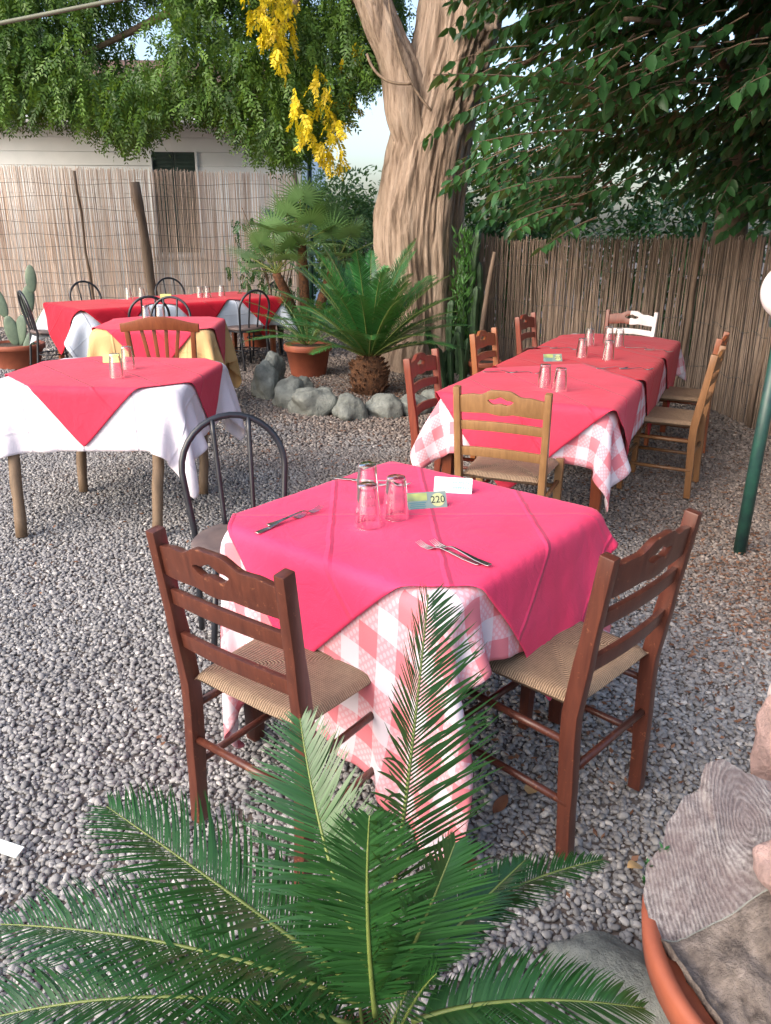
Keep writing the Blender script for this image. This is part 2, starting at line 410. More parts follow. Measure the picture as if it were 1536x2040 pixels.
def leaf_arrays(P, D, N, L, W, tint, fold=.25, droop=.15):
    """broad leaves: base P, direction D, normal N, length L, width W -> V, tris, tint"""
    D = unit(D); Sd = unit(np.cross(D, N)); N = np.cross(Sd, D)
    L = L[:, None]; W = W[:, None]
    def pt(a, b, c): return P + D * L * a + Sd * W * b + N * W * c - N * L * droop * a * a
    vs = [pt(0, 0, 0), pt(.52, 0, -fold * .5), pt(1, 0, 0), pt(.22, .42, fold * .5), pt(.6, .42, fold * .45), pt(.22, -.42, fold * .5), pt(.6, -.42, fold * .45)]
    V = np.stack(vs, 1).reshape(-1, 3)
    T = np.array([(0, 3, 1), (3, 4, 1), (1, 4, 2), (0, 1, 5), (5, 1, 6), (1, 2, 6)])
    F = (np.arange(len(P))[:, None, None] * 7 + T[None]).reshape(-1, 3)
    return V, F, np.repeat(tint, 7)
def small_leaf_arrays(P, D, N, L, W, tint):
    D = unit(D); Sd = unit(np.cross(D, N)); L = L[:, None]; W = W[:, None]
    V = np.stack([P, P + D * L * .45 + Sd * W * .5, P + D * L, P + D * L * .45 - Sd * W * .5], 1).reshape(-1, 3)
    F = np.arange(len(P))[:, None] * 4 + np.arange(4)[None]
    return V, F, np.repeat(tint, 4)
def merge(parts):
    V, F, T = [], [], []; b = 0
    for v, f, t in parts: V.append(v); F.append(f + b); T.append(t); b += len(v)
    return np.concatenate(V), np.concatenate(F), np.concatenate(T)

# ------------------------------------------------------------------ ground and gravel
def ground_h(x, y): return 0.0
gm = MB(); nx, ny = 60, 80
vs = [(-40 + 80 * i / nx, -10 + 90 * j / ny, 0) for j in range(ny + 1) for i in range(nx + 1)]
gm.add(vs, [(j * (nx + 1) + i, j * (nx + 1) + i + 1, (j + 1) * (nx + 1) + i + 1, (j + 1) * (nx + 1) + i) for j in range(ny) for i in range(nx)])
tag(gm.build('ground', M['ground']), kind='structure')

def make_gravel():
    protos = bpy.data.collections.new('pebble_shapes')
    for i in range(9):
        bm = bmesh.new(); bmesh.ops.create_icosphere(bm, subdivisions=2, radius=1)
        sx, sy, sz = 1, random.uniform(.6, .9), random.uniform(.42, .68)
        for v in bm.verts:
            n = noise.noise(v.co * 1.1 + Vector((i * 7.1, 3, 1)))
            n2 = noise.noise(v.co * 2.3 + Vector((i * 3.7, 9, 4)))
            v.co *= 1 + .38 * n + .14 * n2
            v.co.x *= sx; v.co.y *= sy; v.co.z *= sz
        me = bpy.data.meshes.new('pebble'); bm.to_mesh(me); bm.free()
        me.materials.append(M['pebble']); me.polygons.foreach_set('use_smooth', [True] * len(me.polygons))
        protos.objects.link(bpy.data.objects.new('pebble', me))
    pts = []
    for (y0, y1, sp, r0, r1) in ((.75, 3.2, .0135, .0060, .0140), (.75, 3.2, .05, .012, .017), (3.2, 5.6, .0165, .0085, .0142), (5.6, 9.2, .026, .012, .019), (9.2, 12.2, .042, .017, .028)):
        ys = np.arange(y0, y1, sp)
        xm = .56 * y1 + .45; xs = np.arange(-xm, xm, sp)
        X, Y = np.meshgrid(xs, ys); X = X.ravel(); Y = Y.ravel()
        k = np.abs(X) < .56 * Y + .45; X, Y = X[k], Y[k]
        X = X + rng.uniform(-.5, .5, len(X)) * sp; Y = Y + rng.uniform(-.5, .5, len(X)) * sp
        r = r0 + (r1 - r0) * rng.random(len(X)) ** 1.8
        pts.append(np.stack([X, Y, rng.uniform(.0, .7, len(X)) * r, r], 1))
    P = np.concatenate(pts)
    n = len(P)
    me = bpy.data.meshes.new('gravel'); me.vertices.add(n); me.vertices.foreach_set('co', P[:, :3].astype(np.float32).ravel())
    a = me.attributes.new('rad', 'FLOAT', 'POINT'); a.data.foreach_set('value', P[:, 3].astype(np.float32))
    rot = np.stack([rng.uniform(-.5, .5, n), rng.uniform(-.5, .5, n), rng.uniform(0, 6.28, n)], 1)
    a = me.attributes.new('rot', 'FLOAT_VECTOR', 'POINT'); a.data.foreach_set('vector', rot.astype(np.float32).ravel())
    a = me.attributes.new('idx', 'INT', 'POINT'); a.data.foreach_set('value', rng.integers(0, 9, n).astype(np.int32))
    me.materials.append(M['pebble'])
    o = bpy.data.objects.new('gravel', me); C.objects.link(o)
    ng = bpy.data.node_groups.new('gravel_nodes', 'GeometryNodeTree')
    ng.interface.new_socket('Geometry', in_out='INPUT', socket_type='NodeSocketGeometry')
    ng.interface.new_socket('Geometry', in_out='OUTPUT', socket_type='NodeSocketGeometry')
    N = ng.nodes; gi = N.new('NodeGroupInput'); go = N.new('NodeGroupOutput')
    ci = N.new('GeometryNodeCollectionInfo'); ci.inputs['Collection'].default_value = protos
    ci.inputs['Separate Children'].default_value = True; ci.inputs['Reset Children'].default_value = True
    m2p = N.new('GeometryNodeMeshToPoints')
    ip = N.new('GeometryNodeInstanceOnPoints'); ip.inputs['Pick Instance'].default_value = True
    def attr(nm, ty):
        q = N.new('GeometryNodeInputNamedAttribute'); q.data_type = ty; q.inputs[0].default_value = nm; return q.outputs[0]
    L = ng.links
    L.new(gi.outputs[0], m2p.inputs[0]); L.new(m2p.outputs[0], ip.inputs['Points']); L.new(ci.outputs[0], ip.inputs['Instance'])
    L.new(attr('idx', 'INT'), ip.inputs['Instance Index']); L.new(attr('rot', 'FLOAT_VECTOR'), ip.inputs['Rotation'])
    L.new(attr('rad', 'FLOAT'), ip.inputs['Scale']); L.new(ip.outputs[0], go.inputs[0])
    md = o.modifiers.new('gravel', 'NODES'); md.node_group = ng
    tag(o, 'grey, white and brown pebbles of loose gravel covering the whole yard', 'gravel', kind='stuff')
make_gravel()

# ------------------------------------------------------------------ house behind the fence
def make_house():
    t = empty('white_house', (-4.1, 13.3, 0), 0, 'low white board house behind the pale reed fence', 'house')
    x0, x1 = -4.5, 2.75
    wx0, wx1, wz0, wz1 = .38, 1.13, 1.10, 2.62
    z = 0.0; proto = None
    k = 0
    while z < 3.1:
        zc = z + .1
        if wz0 - .02 < zc < wz1 + .02: spans = ((x0, wx0), (wx1, x1))
        else: spans = ((x0, x1),)
        for a, b in spans:
            key = (round(a, 2), round(b, 2))
            o = None
            if proto and key in proto: o = proto[key].copy(); C.objects.link(o); o.location = (0, 0, z)
            else:
                o = MB().box(((a + b) / 2, .03, .0985), (b - a, .06, .197)).build('plank', M['wall_white'], t, bevel=.004, seg=1)
                o.location = (0, 0, z); proto = proto or {}; proto[key] = o
        z += .2
    MB().box(((x0 + x1) / 2, 2.6, 1.5), (x1 - x0 - .02, 5, 3.1)).build('wall', M['wall_white'], t)
    w = MB().box(((wx0 + wx1) / 2, -.0, wz0 - .03), (.9, .1, .05)).box((wx0 + .02, 0.0, 1.86), (.035, .07, 1.5)).box((wx1 - .02, 0.0, 1.86), (.035, .07, 1.5)).build('window_frame', M['wall_white'], t)
    for sx in (-1, 1):
        sh = MB()
        cx = (wx0 + wx1) / 2 + sx * .17
        sh.box((cx, .03, 1.86), (.33, .03, 1.48))
        for q in range(24): sh.box((cx, .008, 1.17 + q * .06), (.27, .012, .035), Matrix.Rotation(.5, 3, 'X'))
        sh.build('shutter', M['shutter'], t)
    rf = MB()
    rf.add([(x0 - .4, -.55, 2.98), (x1 + .35, -.55, 2.98), (x1 + .35, 2.6, 4.2), (x0 - .4, 2.6, 4.2), (x0 - .4, -.55, 3.08), (x1 + .35, -.55, 3.08), (x1 + .35, 2.6, 4.3), (x0 - .4, 2.6, 4.3)],
           [(0, 3, 2, 1), (4, 5, 6, 7), (0, 1, 5, 4), (1, 2, 6, 5), (2, 3, 7, 6), (3, 0, 4, 7)])
    rf.build('roof', M['roof'], t)
    MB().tube([(x0 - .3, -.6, 2.98), (x1 + .3, -.6, 2.98)], .05, 8).build('gutter', M['wall_white'], t)
make_house()

# ------------------------------------------------------------------ reed fences
def reed_fence(name, pts, h, mat, label, step, rad, gap=0, lean=.01, jag=.05, posts=(), wires=(), seam=()):
    base = Vector((pts[0][0], pts[0][1], 0))
    t = empty(name, base, 0, label, 'fence')
    V, F = [], []; b = 0
    for i in range(len(pts) - 1):
        a, c = Vector((*pts[i][:2], 0)) - base, Vector((*pts[i + 1][:2], 0)) - base
        ha, hc = pts[i][2], pts[i + 1][2]
        d = c - a; n = int(d.length / step); nrm = Vector((-d.y, d.x, 0)).normalized(); dn = d.normalized()
        for k in range(n):
            f = (k + random.uniform(-.35, .35)) / n
            if random.random() < gap: continue
            H = ha + (hc - ha) * f + random.gauss(0, jag) + .05 * math.sin(k * .07) * (jag > .03)
            r = rad * random.uniform(.6, 1.3)
            p0 = a + d * f + nrm * random.uniform(-.012, .012)
            p1 = p0 + dn * random.gauss(0, lean) + nrm * random.gauss(0, lean)
            pm = (p0 + p1) * .5 + dn * random.gauss(0, .006)
            for p, z, rr in ((p0, 0.0, r), (pm, H * .5, r), (p1, H, r * .7)):
                for q in range(3):
                    an = q * 2.094 + k
                    V.append((p.x + rr * math.cos(an), p.y + rr * math.sin(an), z))
            for s in (0, 3):
                for q in range(3): F.append((b + s + q, b + s + (q + 1) % 3, b + s + 3 + (q + 1) % 3, b + s + 3 + q))
            b += 9
    o = np_mesh('reeds', np.array(V), np.array(F), None, mat, t)
    tag(o, kind='stuff')
    for z in wires:
        m = MB()
        for i in range(len(pts) - 1):
            a, c = Vector((*pts[i][:2], 0)) - base, Vector((*pts[i + 1][:2], 0)) - base
            d = (c - a); nrm = Vector((-d.y, d.x, 0)).normalized() * -.022
            if nrm.y > 0: nrm = -nrm
            m.tube([a + d * f + nrm + Vector((0, 0, z + .02 * math.sin(f * 23 + z * 9))) for f in [q / 14 for q in range(15)]], .0028, 4)
        m.build('wire', M['wire'], t)
    for (p0, p1, r) in posts:
        pp = [Vector(p0).lerp(Vector(p1), q / 8) - base + Vector((random.gauss(0, .012), 0, 0)) for q in range(9)]
        MB().tube(pp, [r * random.uniform(.85, 1.1) for _ in pp], 8).build('post', M['fence_post'], t, True)
    return t
reed_fence('reed_fence', [(-7.6, 12.6, 2.38), (-1.35, 12.5, 2.25)], 2.3, M['reed_pale'],
           'pale reed fence with wire mesh in front of the white house', .0070, .0047, gap=.02, jag=.015,
           posts=[((-3.55, 12.36, 0), (-3.70, 12.36, 2.12), .075), ((-4.52, 12.42, 0), (-4.58, 12.42, 2.27), .022), ((-1.35, 12.45, 0), (-1.38, 12.45, 2.3), .03)],
           wires=[.3, .48, .66, .84, 1.02, 1.2, 1.38, 1.56, 1.74, 1.92, 2.1])
reed_fence('reed_fence', [(.75, 10.2, 1.52), (1.35, 9.3, 1.42), (2.95, 7.2, 1.47), (3.05, 6.0, 1.5), (3.6, 4.0, 1.55), (4.0, 2.2, 1.6)], 1.5, M['reed_brown'],
           'brown weathered reed fence behind the long red table', .0070, .0070, gap=.03, lean=.02, jag=.022,
           posts=[((2.74, 7.34, 0), (2.80, 7.36, 1.60), .022), ((2.98, 6.3, 0), (3.06, 6.3, 1.62), .02)], wires=[.35, .75, 1.15])

# ------------------------------------------------------------------ big tree
def trunk_mesh(axis, rads, nseg=110, nring=150, amp=.05, seed=0, gnarl=None):
    """axis: list of Vector, smooth interpolation; furrowed surface"""
    ax = [Vector(a) for a in axis]; V = []
    def interp(arr, f):
        x = f * (len(arr) - 1); i = min(int(x), len(arr) - 2); t = x - i
        p0, p1, p2, p3 = arr[max(i - 1, 0)], arr[i], arr[i + 1], arr[min(i + 2, len(arr) - 1)]
        return .5 * ((2 * p1) + (p2 - p0) * t + (2 * p0 - 5 * p1 + 4 * p2 - p3) * t * t + (3 * p1 - p0 - 3 * p2 + p3) * t ** 3)
    for j in range(nring):
        f = j / (nring - 1); c = interp(ax, f); r = interp(rads, f)
        for k in range(nseg):
            a = 2 * PI * k / nseg; d = Vector((math.cos(a), math.sin(a), 0))
            q = Vector((d.x * 1.7, d.y * 1.7, c.z * .38 + seed))
            big = noise.noise(q * 1.2) * .13
            rid = noise.noise(Vector((d.x * 7 + noise.noise(q) * 1.5, d.y * 7, c.z * .8 + seed)))
            rid2 = noise.noise(Vector((d.x * 19, d.y * 19, c.z * 2.2 + seed)))
            dd = r * (1 + big) + amp * (-abs(rid) * 1.6 + .55 * rid2 - .5 * abs(noise.noise(Vector((d.x * 33, d.y * 33, c.z * 3.0 + seed)))))
            if gnarl:
                g = gnarl(a, c.z)
                if g > 0: dd += g * (.10 * noise.noise(Vector((d.x * 9, d.y * 9, c.z * 7))) + .05 * noise.noise(Vector((d.x * 22, d.y * 22, c.z * 18))) + .04)
            flare = max(0, 1 - c.z / .9)
            dd += flare ** 2 * (.10 + .16 * max(0, noise.noise(Vector((d.x * 1.6, d.y * 1.6, 5)))) * 2)
            V.append(c + d * dd)
    F = [(j * nseg + k, j * nseg + (k + 1) % nseg, (j + 1) * nseg + (k + 1) % nseg, (j + 1) * nseg + k) for j in range(nring - 1) for k in range(nseg)]
    m = MB(); m.add(V, F); return m
def bezier(p0, p1, p2, n):
    p0, p1, p2 = Vector(p0), Vector(p1), Vector(p2)
    return [p0 * (1 - t) ** 2 + p1 * 2 * t * (1 - t) + p2 * t * t for t in [i / (n - 1) for i in range(n)]]
def pinnate_sprays(n, sampler, seed, lf=(.16, .30), ll=.042, lw=.016, down=1.0, tintf=None):
    g = np.random.default_rng(seed); P, D, N, T, L = [], [], [], [], []
    base = sampler(g, n)
    m = len(base)
    dirs = unit(np.stack([g.normal(0, .45, m), g.normal(0, .45, m), -down * np.abs(g.normal(1, .3, m))], 1))
    ln = g.uniform(*lf, m); tt = g.random(m)
    side = unit(np.cross(dirs, g.normal(0, 1, (m, 3))))
    npair = 8
    for k in range(npair):
        f = (k + .6) / npair
        c = base + dirs * (ln * f)[:, None]
        for s in (-1, 1):
            P.append(c); D.append(dirs * .55 + side * s * .8 + g.normal(0, .18, (m, 3)) + np.array([0, 0, -.2]))
            N.append(np.cross(dirs, side) + g.normal(0, .25, (m, 3)))
            T.append(np.clip(tt + g.normal(0, .12, m), 0, 1)); L.append(ll * (1.15 - .5 * abs(f - .4)) * g.uniform(.8, 1.2, m))
    P, D, N, T, L = map(np.concatenate, (P, D, N, T, L))
    return small_leaf_arrays(P, D, N, L, L * (lw / ll), T)
bigtree = empty('big_tree', (.38, 9.15, 0), 0, 'huge tan barked tree leaning above the cycads, green foliage hanging left', 'tree')
def local(p): return Vector(p) - Vector((.38, 9.15, 0))
ax = [(.36, 9.15, -.1), (.40, 9.15, .55), (.33, 9.15, 1.45), (.42, 9.15, 2.2), (.55, 9.15, 2.8), (.72, 9.15, 3.5), (.82, 9.2, 4.6), (.9, 9.3, 5.6)]
trunk_mesh([local(a) for a in ax], [.40, .42, .48, .46, .43, .45, .44, .36], 200, 240, gnarl=lambda a, z: max(0, 1 - abs((a - 5.35)) / .75) * max(0, min(1, (z - 2.2) * 1.2)), amp=.044).build('trunk', M['bark'], bigtree, True)
ax2 = [(.42, 9.0, 2.0), (.22, 8.97, 2.55), (.15, 8.98, 3.0), (-.05, 9.0, 3.4), (-.32, 9.05, 4.0), (-.55, 9.1, 4.7), (-1.0, 9.1, 5.3)]
trunk_mesh([local(a) for a in ax2], [.20, .24, .23, .20, .18, .16, .12], 60, 80, .03, 4).build('limb', M['bark'], bigtree, True)
lb = MB()
for q in (((-.1, 9.1, 3.6), (-1.4, 9.6, 4.2), (-3.2, 9.9, 4.0)), ((-.5, 9.1, 4.6), (-2, 9.8, 5.2), (-5.2, 10, 4.6)), ((-.4, 9.0, 4.2), (-.8, 9.0, 3.9), (-1.1, 8.9, 3.3)), ((-1.4, 9.6, 4.1), (-2.6, 9.9, 3.6), (-3.9, 9.8, 3.1)), ((-2.6, 9.8, 4.8), (-4.4, 10, 4.4), (-6, 10.2, 3.4))):
    pp = [local(p) for p in bezier(*q, 12)]; lb.tube(pp, [.055 * (1 - i / 13) + .008 for i in range(12)], 7)
lb.build('branch', M['twig'], bigtree, True)
vn = MB(); vn.tube([local(p) for p in bezier((-.02, 8.80, 3.75), (.03, 8.72, 3.0), (.42, 8.60, 2.62), 16)], .013, 6)
vn.tube([local(p) for p in bezier((-.22, 8.85, 3.15), (-.12, 8.68, 2.83), (.22, 8.62, 2.86), 16)], .014, 6)
vn.build('vine', M['twig'], bigtree, True)
def bottom_z(x):   # hanging hem of the foliage in metres, along x
    xs = [-5.2, -4.6, -4.0, -3.4, -3.1, -2.75, -2.45, -2.2, -1.9, -1.5, -1.15, -.85, -.6, -.3, .2]
    zs = [2.10, 2.08, 2.18, 2.34, 2.34, 2.32, 2.10, 2.12, 2.38, 2.30, 2.05, 1.95, 2.15, 2.5, 2.9]
    return np.interp(x, xs, zs)
def left_sampler(g, n):
    out = []
    while len(out) < n:
        m = n
        x = g.uniform(-7.0, .2, m); y = g.uniform(9.0, 10.5, m); b = 1.555 + (bottom_z(x * 7.8 / y) - 1.555) * y / 7.8
        z = b + .26 + (4.75 - b) * g.random(m) ** 1.1
        # clump structure with holes where the sky shows
        cl = np.array([noise.noise(Vector((a * 1.3, c * .7, d * 1.3))) + .5 * noise.noise(Vector((a * 3.6, c * 2, d * 3.6))) for a, c, d in zip(x, y, z)])
        thin = np.where((x > -1.25) & (z > 2.5), .12, 0.0) + np.where((x > -3.6) & (x < -2.4) & (z > 3.2) & (z < 4.0), .13, 0) - np.where(x < -3.6, .15, 0)
        k = cl > (-.31 + thin)
        out += list(np.stack([x, y, z], 1)[k] - np.array([.38, 9.15, 0]))
    return np.array(out[:n])
V, F, T = pinnate_sprays(16500, left_sampler, 3, (.18, .38), .056, .021)
tag(np_mesh('crown', V, F, T, M['pinnate'], bigtree), kind='stuff')
ystr = []
for (cx, cy, zt, zb, wd, n) in ((-1.22, 8.8, 3.9, 3.30, .10, 48), (-1.08, 8.8, 3.7, 3.0, .05, 34), (-.98, 8.8, 3.9, 3.3, .05, 22), (-1.36, 8.85, 3.9, 3.6, .08, 14), (-.94, 8.85, 2.85, 2.40, .05, 14), (-.82, 8.85, 2.7, 2.15, .04, 18), (-.62, 8.9, 2.9, 2.2, .05, 30), (-.52, 8.9, 2.6, 2.1, .05, 18), (-.72, 8.9, 3.1, 2.7, .05, 10), (-.40, 9.4, 3.3, 2.6, .1, 18)):
    def smp(g, n, cx=cx, cy=cy, zt=zt, zb=zb, wd=wd):
        z = g.uniform(zb, zt, n); return np.stack([cx + g.normal(0, wd * .55, n), cy + g.normal(0, .15, n), z], 1) - np.array([.38, 9.15, 0])
    ystr.append(pinnate_sprays(n, smp, int(n + zt * 10), (.10, .2), .05, .024))
V, F, T = merge(ystr)
tag(np_mesh('yellow_foliage', V, F, T, M['yellow_leaf'], bigtree), 'drooping strands of bright yellow leaves', kind='stuff')

# ------------------------------------------------------------------ broadleaf tree on the right
def twig_leaves(twigs, seed, ll=(.07, .11), wr=.5, spacing=.045):
    """twigs: list of polylines; two ranks of leaves on each"""
    g = np.random.default_rng(seed); P, D, N, T = [], [], [], []
    for pts, tone in twigs:
        L = 0
        for i in range(len(pts) - 1):
            a, b = pts[i], pts[i + 1]; d = (b - a); n = max(1, int(d.length / spacing)); dn = d.normalized()
            sd = dn.cross(Vector((0, 0, 1))).normalized()
            for k in range(n):
                for s in (-1, 1):
                    p = a + d * ((k + g.random() * .4) / n)
                    P.append(p); dr = dn * .55 + sd * s * .75 + Vector((0, 0, -.45)) + Vector(g.normal(0, .22, 3))
                    D.append(dr); N.append(Vector((0, 0, 1)) + Vector(g.normal(0, .35, 3)) - dn * .1); T.append(min(1, max(0, tone + g.normal(0, .18))))
    n = len(P); L = g.uniform(*ll, n)
    return leaf_arrays(np.array(P), np.array(D), np.array(N), L, L * wr * g.uniform(.85, 1.15, n), np.array(T), .22, .12)
rt = empty('broadleaf_tree', (3.4, 8.2, 0), 0, 'dense dark green broadleaf tree spreading over the brown reed fence', 'tree')
RB = Vector((3.4, 8.2, 0))
trunk_mesh([Vector(a) - RB for a in ((3.4, 8.2, -.1), (3.35, 8.1, 1.2), (3.2, 7.9, 2.4), (3.0, 7.5, 3.4), (2.6, 7.0, 4.4))], [.20, .17, .15, .12, .08], 30, 50, .015, 9).build('trunk', M['twig'], rt, True)
brm = MB(); twigs = []
g = random.Random(11)
def add_twig(p0, p2, sag, r0=.006, tone=.5, leafy=True):
    p0, p2 = Vector(p0), Vector(p2); mid = (p0 + p2) / 2 + Vector((0, 0, sag))
    pp = bezier(p0, mid, p2, 7); pp = [p - RB for p in pp]
    brm.tube(pp, [r0 * (1 - i / 9) for i in range(7)], 5, False)
    if leafy: twigs.append((pp[1:], tone))
for a, b, c in (((3.2, 7.9, 2.4), (2.4, 6.2, 2.9), (1.2, 4.6, 2.55)), ((3.0, 7.5, 3.2), (2.2, 5.6, 3.7), (1.4, 3.9, 3.0)), ((3.2, 7.8, 2.6), (3.2, 5.5, 3.2), (2.7, 3.6, 2.6)), ((3.1, 7.7, 2.9), (1.8, 7.0, 3.2), (.9, 6.2, 2.6)), ((3.3, 8, 2.0), (3.6, 6, 2.4), (3.0, 4.6, 2.1)), ((2.6, 7.0, 4.4), (1.5, 5, 4.8), (.5, 3.5, 4.0)), ((2.6, 7, 4.4), (3, 4, 4.8), (2.2, 2.2, 3.6))):
    brm.tube([Vector(p) - RB for p in bezier(a, b, c, 14)], [.04 * (1 - i / 16) + .004 for i in range(14)], 7)
def bot_r(x, y):     # lower hem above the fence and the table, metres
    u = x / y
    return np.interp(u, [.08, .14, .2, .26, .30, .36, .42, .5, .7], [2.1, 1.62, 1.46, 1.55, 1.72, 1.78, 1.62, 1.50, 1.5])
cnt = 0
while cnt < 2300:
    y = g.uniform(4.6, 8.6); x = g.uniform(.10 * y, .66 * y); bz = float(bot_r(x, y)) if y > 5.8 else 1.95 + .1 * (5.8 - y)
    bz = max(bz, 1.45)
    z = bz + .25 + (4.4 - bz) * g.random() ** 1.3
    if x / y < .13 + .02 * math.sin(z * 7) and z < 3.4 and g.random() < .75: continue
    hole = noise.noise(Vector((x * 1.7, y * .5, z * 1.7)))
    if hole < -.36: continue
    if x / y < .24 and 2.3 < z < 3.0 and g.random() < .62: continue
    if .255 < x / y < .36 and z < 2.15 and g.random() < .7: continue
    L = g.uniform(.3, .6); a = g.uniform(2.2, 4.2)
    p0 = (x + .12, y + .05, z); p2 = (x + .12 + L * math.cos(a), y + .05 + L * math.sin(a) * .7, z - g.uniform(.08, .3))
    add_twig(p0, p2, g.uniform(.0, .1), .005, min(1, max(0, g.gauss(.42, .22)))); cnt += 1
# canopy above the frame (shades the right half of the yard)
for _ in range(2600):
    x = g.uniform(-.4, 5.5); y = g.uniform(2.8, 6.8); z = g.uniform(max(3.3, 1.75 + y * .27), 4.7)
    a = g.uniform(0, 6.28); L = .6
    add_twig((x, y, z), (x + L * math.cos(a), y + L * math.sin(a), z - .15), .05, .005, .4)
# the long light sprays in front of the trunk
for p0, p2, s, tn in (((1.25, 5.0, 2.28), (.22, 4.4, 2.26), .06, .85), ((.95, 4.9, 2.75), (.42, 4.5, 2.72), .05, .75), ((1.3, 5.2, 2.1), (.50, 4.9, 2.0), .05, .7),
                      ((1.2, 5.3, 1.85), (.62, 5.0, 1.74), .04, .8), ((1.35, 6.0, 1.68), (.85, 5.6, 1.52), .05, .85), ((1.5, 6.0, 1.62), (1.05, 5.7, 1.40), .04, .9), ((1.4, 5.6, 2.4), (.70, 5.0, 2.33), .06, .6),
                      ((1.3, 5.6, 1.70), (.80, 5.3, 1.58), .05, .9), ((.98, 4.6, 3.0), (.40, 4.2, 2.85), .05, .8)):
    add_twig(p0, p2, s, .008, tn)
V, F, T = twig_leaves(twigs, 5, (.085, .125), .52, .05)
tag(np_mesh('crown', V, F, T, M['broad'], rt), kind='stuff')
brm.build('branch', M['twig'], rt, True)
# dense dark foliage further behind the fence
def backdrop_bush(name, label, cen, ext, n, seed, mat, ll=(.05, .09), zmin=0):
    t = empty(name, (cen[0], cen[1], 0), 0, label, 'bush' if 'bush' in name else 'hedge')
    g = np.random.default_rng(seed)
    d = unit(g.normal(0, 1, (n, 3))); rr = g.random(n) ** .4
    P = d * rr[:, None] * np.array(ext)
    ns = np.array([noise.noise(Vector(p) * 2.2) for p in P]); P = P * (1 + .5 * ns)[:, None]
    P[:, 2] = np.maximum(P[:, 2] + cen[2], zmin + .02)
    L = g.uniform(*ll, n)
    V, F, T = leaf_arrays(P, d + g.normal(0, .6, (n, 3)) + np.array([0, 0, -.3]), d + g.normal(0, .5, (n, 3)) + np.array([0, 0, .8]), L, L * .5, np.clip(g.normal(.45, .25, n), 0, 1))
    tag(np_mesh('foliage', V, F, T, mat, t), kind='stuff')
    st = MB()
    for q in range(5):
        e = Vector((random.uniform(-.4, .4) * ext[0], random.uniform(-.3, .3) * ext[1], cen[2] + .3 * ext[2]))
        st.tube(bezier((random.uniform(-.08, .08), 0, 0), (0, 0, cen[2] * .6), e, 8), [.03 * (1 - i / 9) + .004 for i in range(8)], 6)
    st.build('stem', M['twig'], t, True)
backdrop_bush('bush', 'pale green leafy bush left of the big trunk, above the fan palm', (-.62, 11.6, 1.55), (.62, .6, .75), 5200, 21, M['bush'], (.05, .085))
backdrop_bush('bush', 'dark bush filling the gap between big trunk and brown fence', (1.7, 11.8, 1.7), (1.3, .8, 1.9), 11000, 22, M['broad'], (.07, .11))
backdrop_bush('bush', 'dark leafy mass beyond the middle of the brown fence', (3.9, 10.6, 1.4), (1.6, .9, 1.7), 8000, 23, M['broad'], (.07, .12))
backdrop_bush('bush', 'dark green bush beyond the right end of the brown fence', (5.2, 7.6, 1.6), (1.3, 1.3, 1.7), 7000, 24, M['broad'], (.07, .12))
backdrop_bush('bush', 'low yellow green bush seen in the bright gap left of the big trunk', (-1.0, 14.5, .9), (.9, .6, .9), 3500, 25, M['bush'], (.05, .09))

# ------------------------------------------------------------------ cycads and palms
def frond_mesh(p0, p1, p2, ll, n=62, rr=.006, w=.0055, vee=.35, twist=0.0, tone=.5, seed=0, curl=.25, up=Vector((0, 0, 1))):
    g = np.random.default_rng(seed); pts = bezier(p0, p1, p2, 26)
    rach = MB(); rach.tube(pts, [rr * (1 - .8 * i / 25) for i in range(26)], 5)
    V, F, T = [], [], []; b = 0
    for i in range(n):
        f = .05 + .94 * (i + .5) / n; x = f * 25; k = min(int(x), 24); p = pts[k].lerp(pts[k + 1], x - k)
        t = (pts[k + 1] - pts[k]).normalized(); sd = t.cross(up)
        if sd.length < .05: sd = Vector((1, 0, 0))
        sd.normalize(); nr = sd.cross(t).normalized()
        if twist:
            q = Matrix.Rotation(twist * f, 3, t); sd = q @ sd; nr = q @ nr
        prof = math.sin(PI * min(1, .16 + .84 * f) ** 1.0) ** .55 if f > .3 else .42 + 1.6 * (f - .05)
        L = ll * max(.22, min(1, prof)) * (1 + g.normal(0, .04))
        fw = .35 + .85 * f ** 1.5
        for s in (-1, 1):
            d = (sd * s + t * fw + nr * (vee + g.normal(0, .05))).normalized()
            vv = []
            hw = w * (1 + g.normal(0, .08)); tt = min(1, max(0, tone + g.normal(0, .16)))
            gp = g.normal(0, .09); kk = g.random()
            if kk < .03: continue
            if kk > .95: L = L * .62
            for j, (a, wd) in enumerate(((0, .6), (.3, 1), (.62, .85), (.86, .5), (1, .05))):
                c = p + d * L * a + (Vector((0, 0, -1)) * curl + t * (.18 + gp)) * L * a * a
                V.append(c + t * hw * wd * .5 * 1.0 + nr * hw * .0); V.append(c - t * hw * wd * .5); T += [tt, tt]
            for j in range(4): F.append((b + 2 * j, b + 2 * j + 1, b + 2 * j + 3, b + 2 * j + 2))
            b += 10
    return rach, np.array([tuple(v) for v in V]), np.array(F), np.array(T)
def frond(parent, org, *a, mat, **k):
    rach, V, F, T = frond_mesh(*a, **k)
    o = np_mesh('frond', V, F, T, mat, parent)
    rach.build('rachis', M['rachis'], o, True)
    return o
fc = empty('cycad', (-.02, .93, 0), 0, 'large green cycad in the foreground, fronds crossing the near chair', 'plant')
O = Vector((-.02, .93, 0))
cd = MB(); cd.lathe([(.02, .0), (.09, .0), (.105, .10), (.10, .18), (.085, .25), (.05, .29), (.01, .30)], 20)
cdo = cd.build('caudex', M['caudex'], fc, True)
cdo.scale = (1, 1, .8)
g_ = random.Random(5); sp = MB()
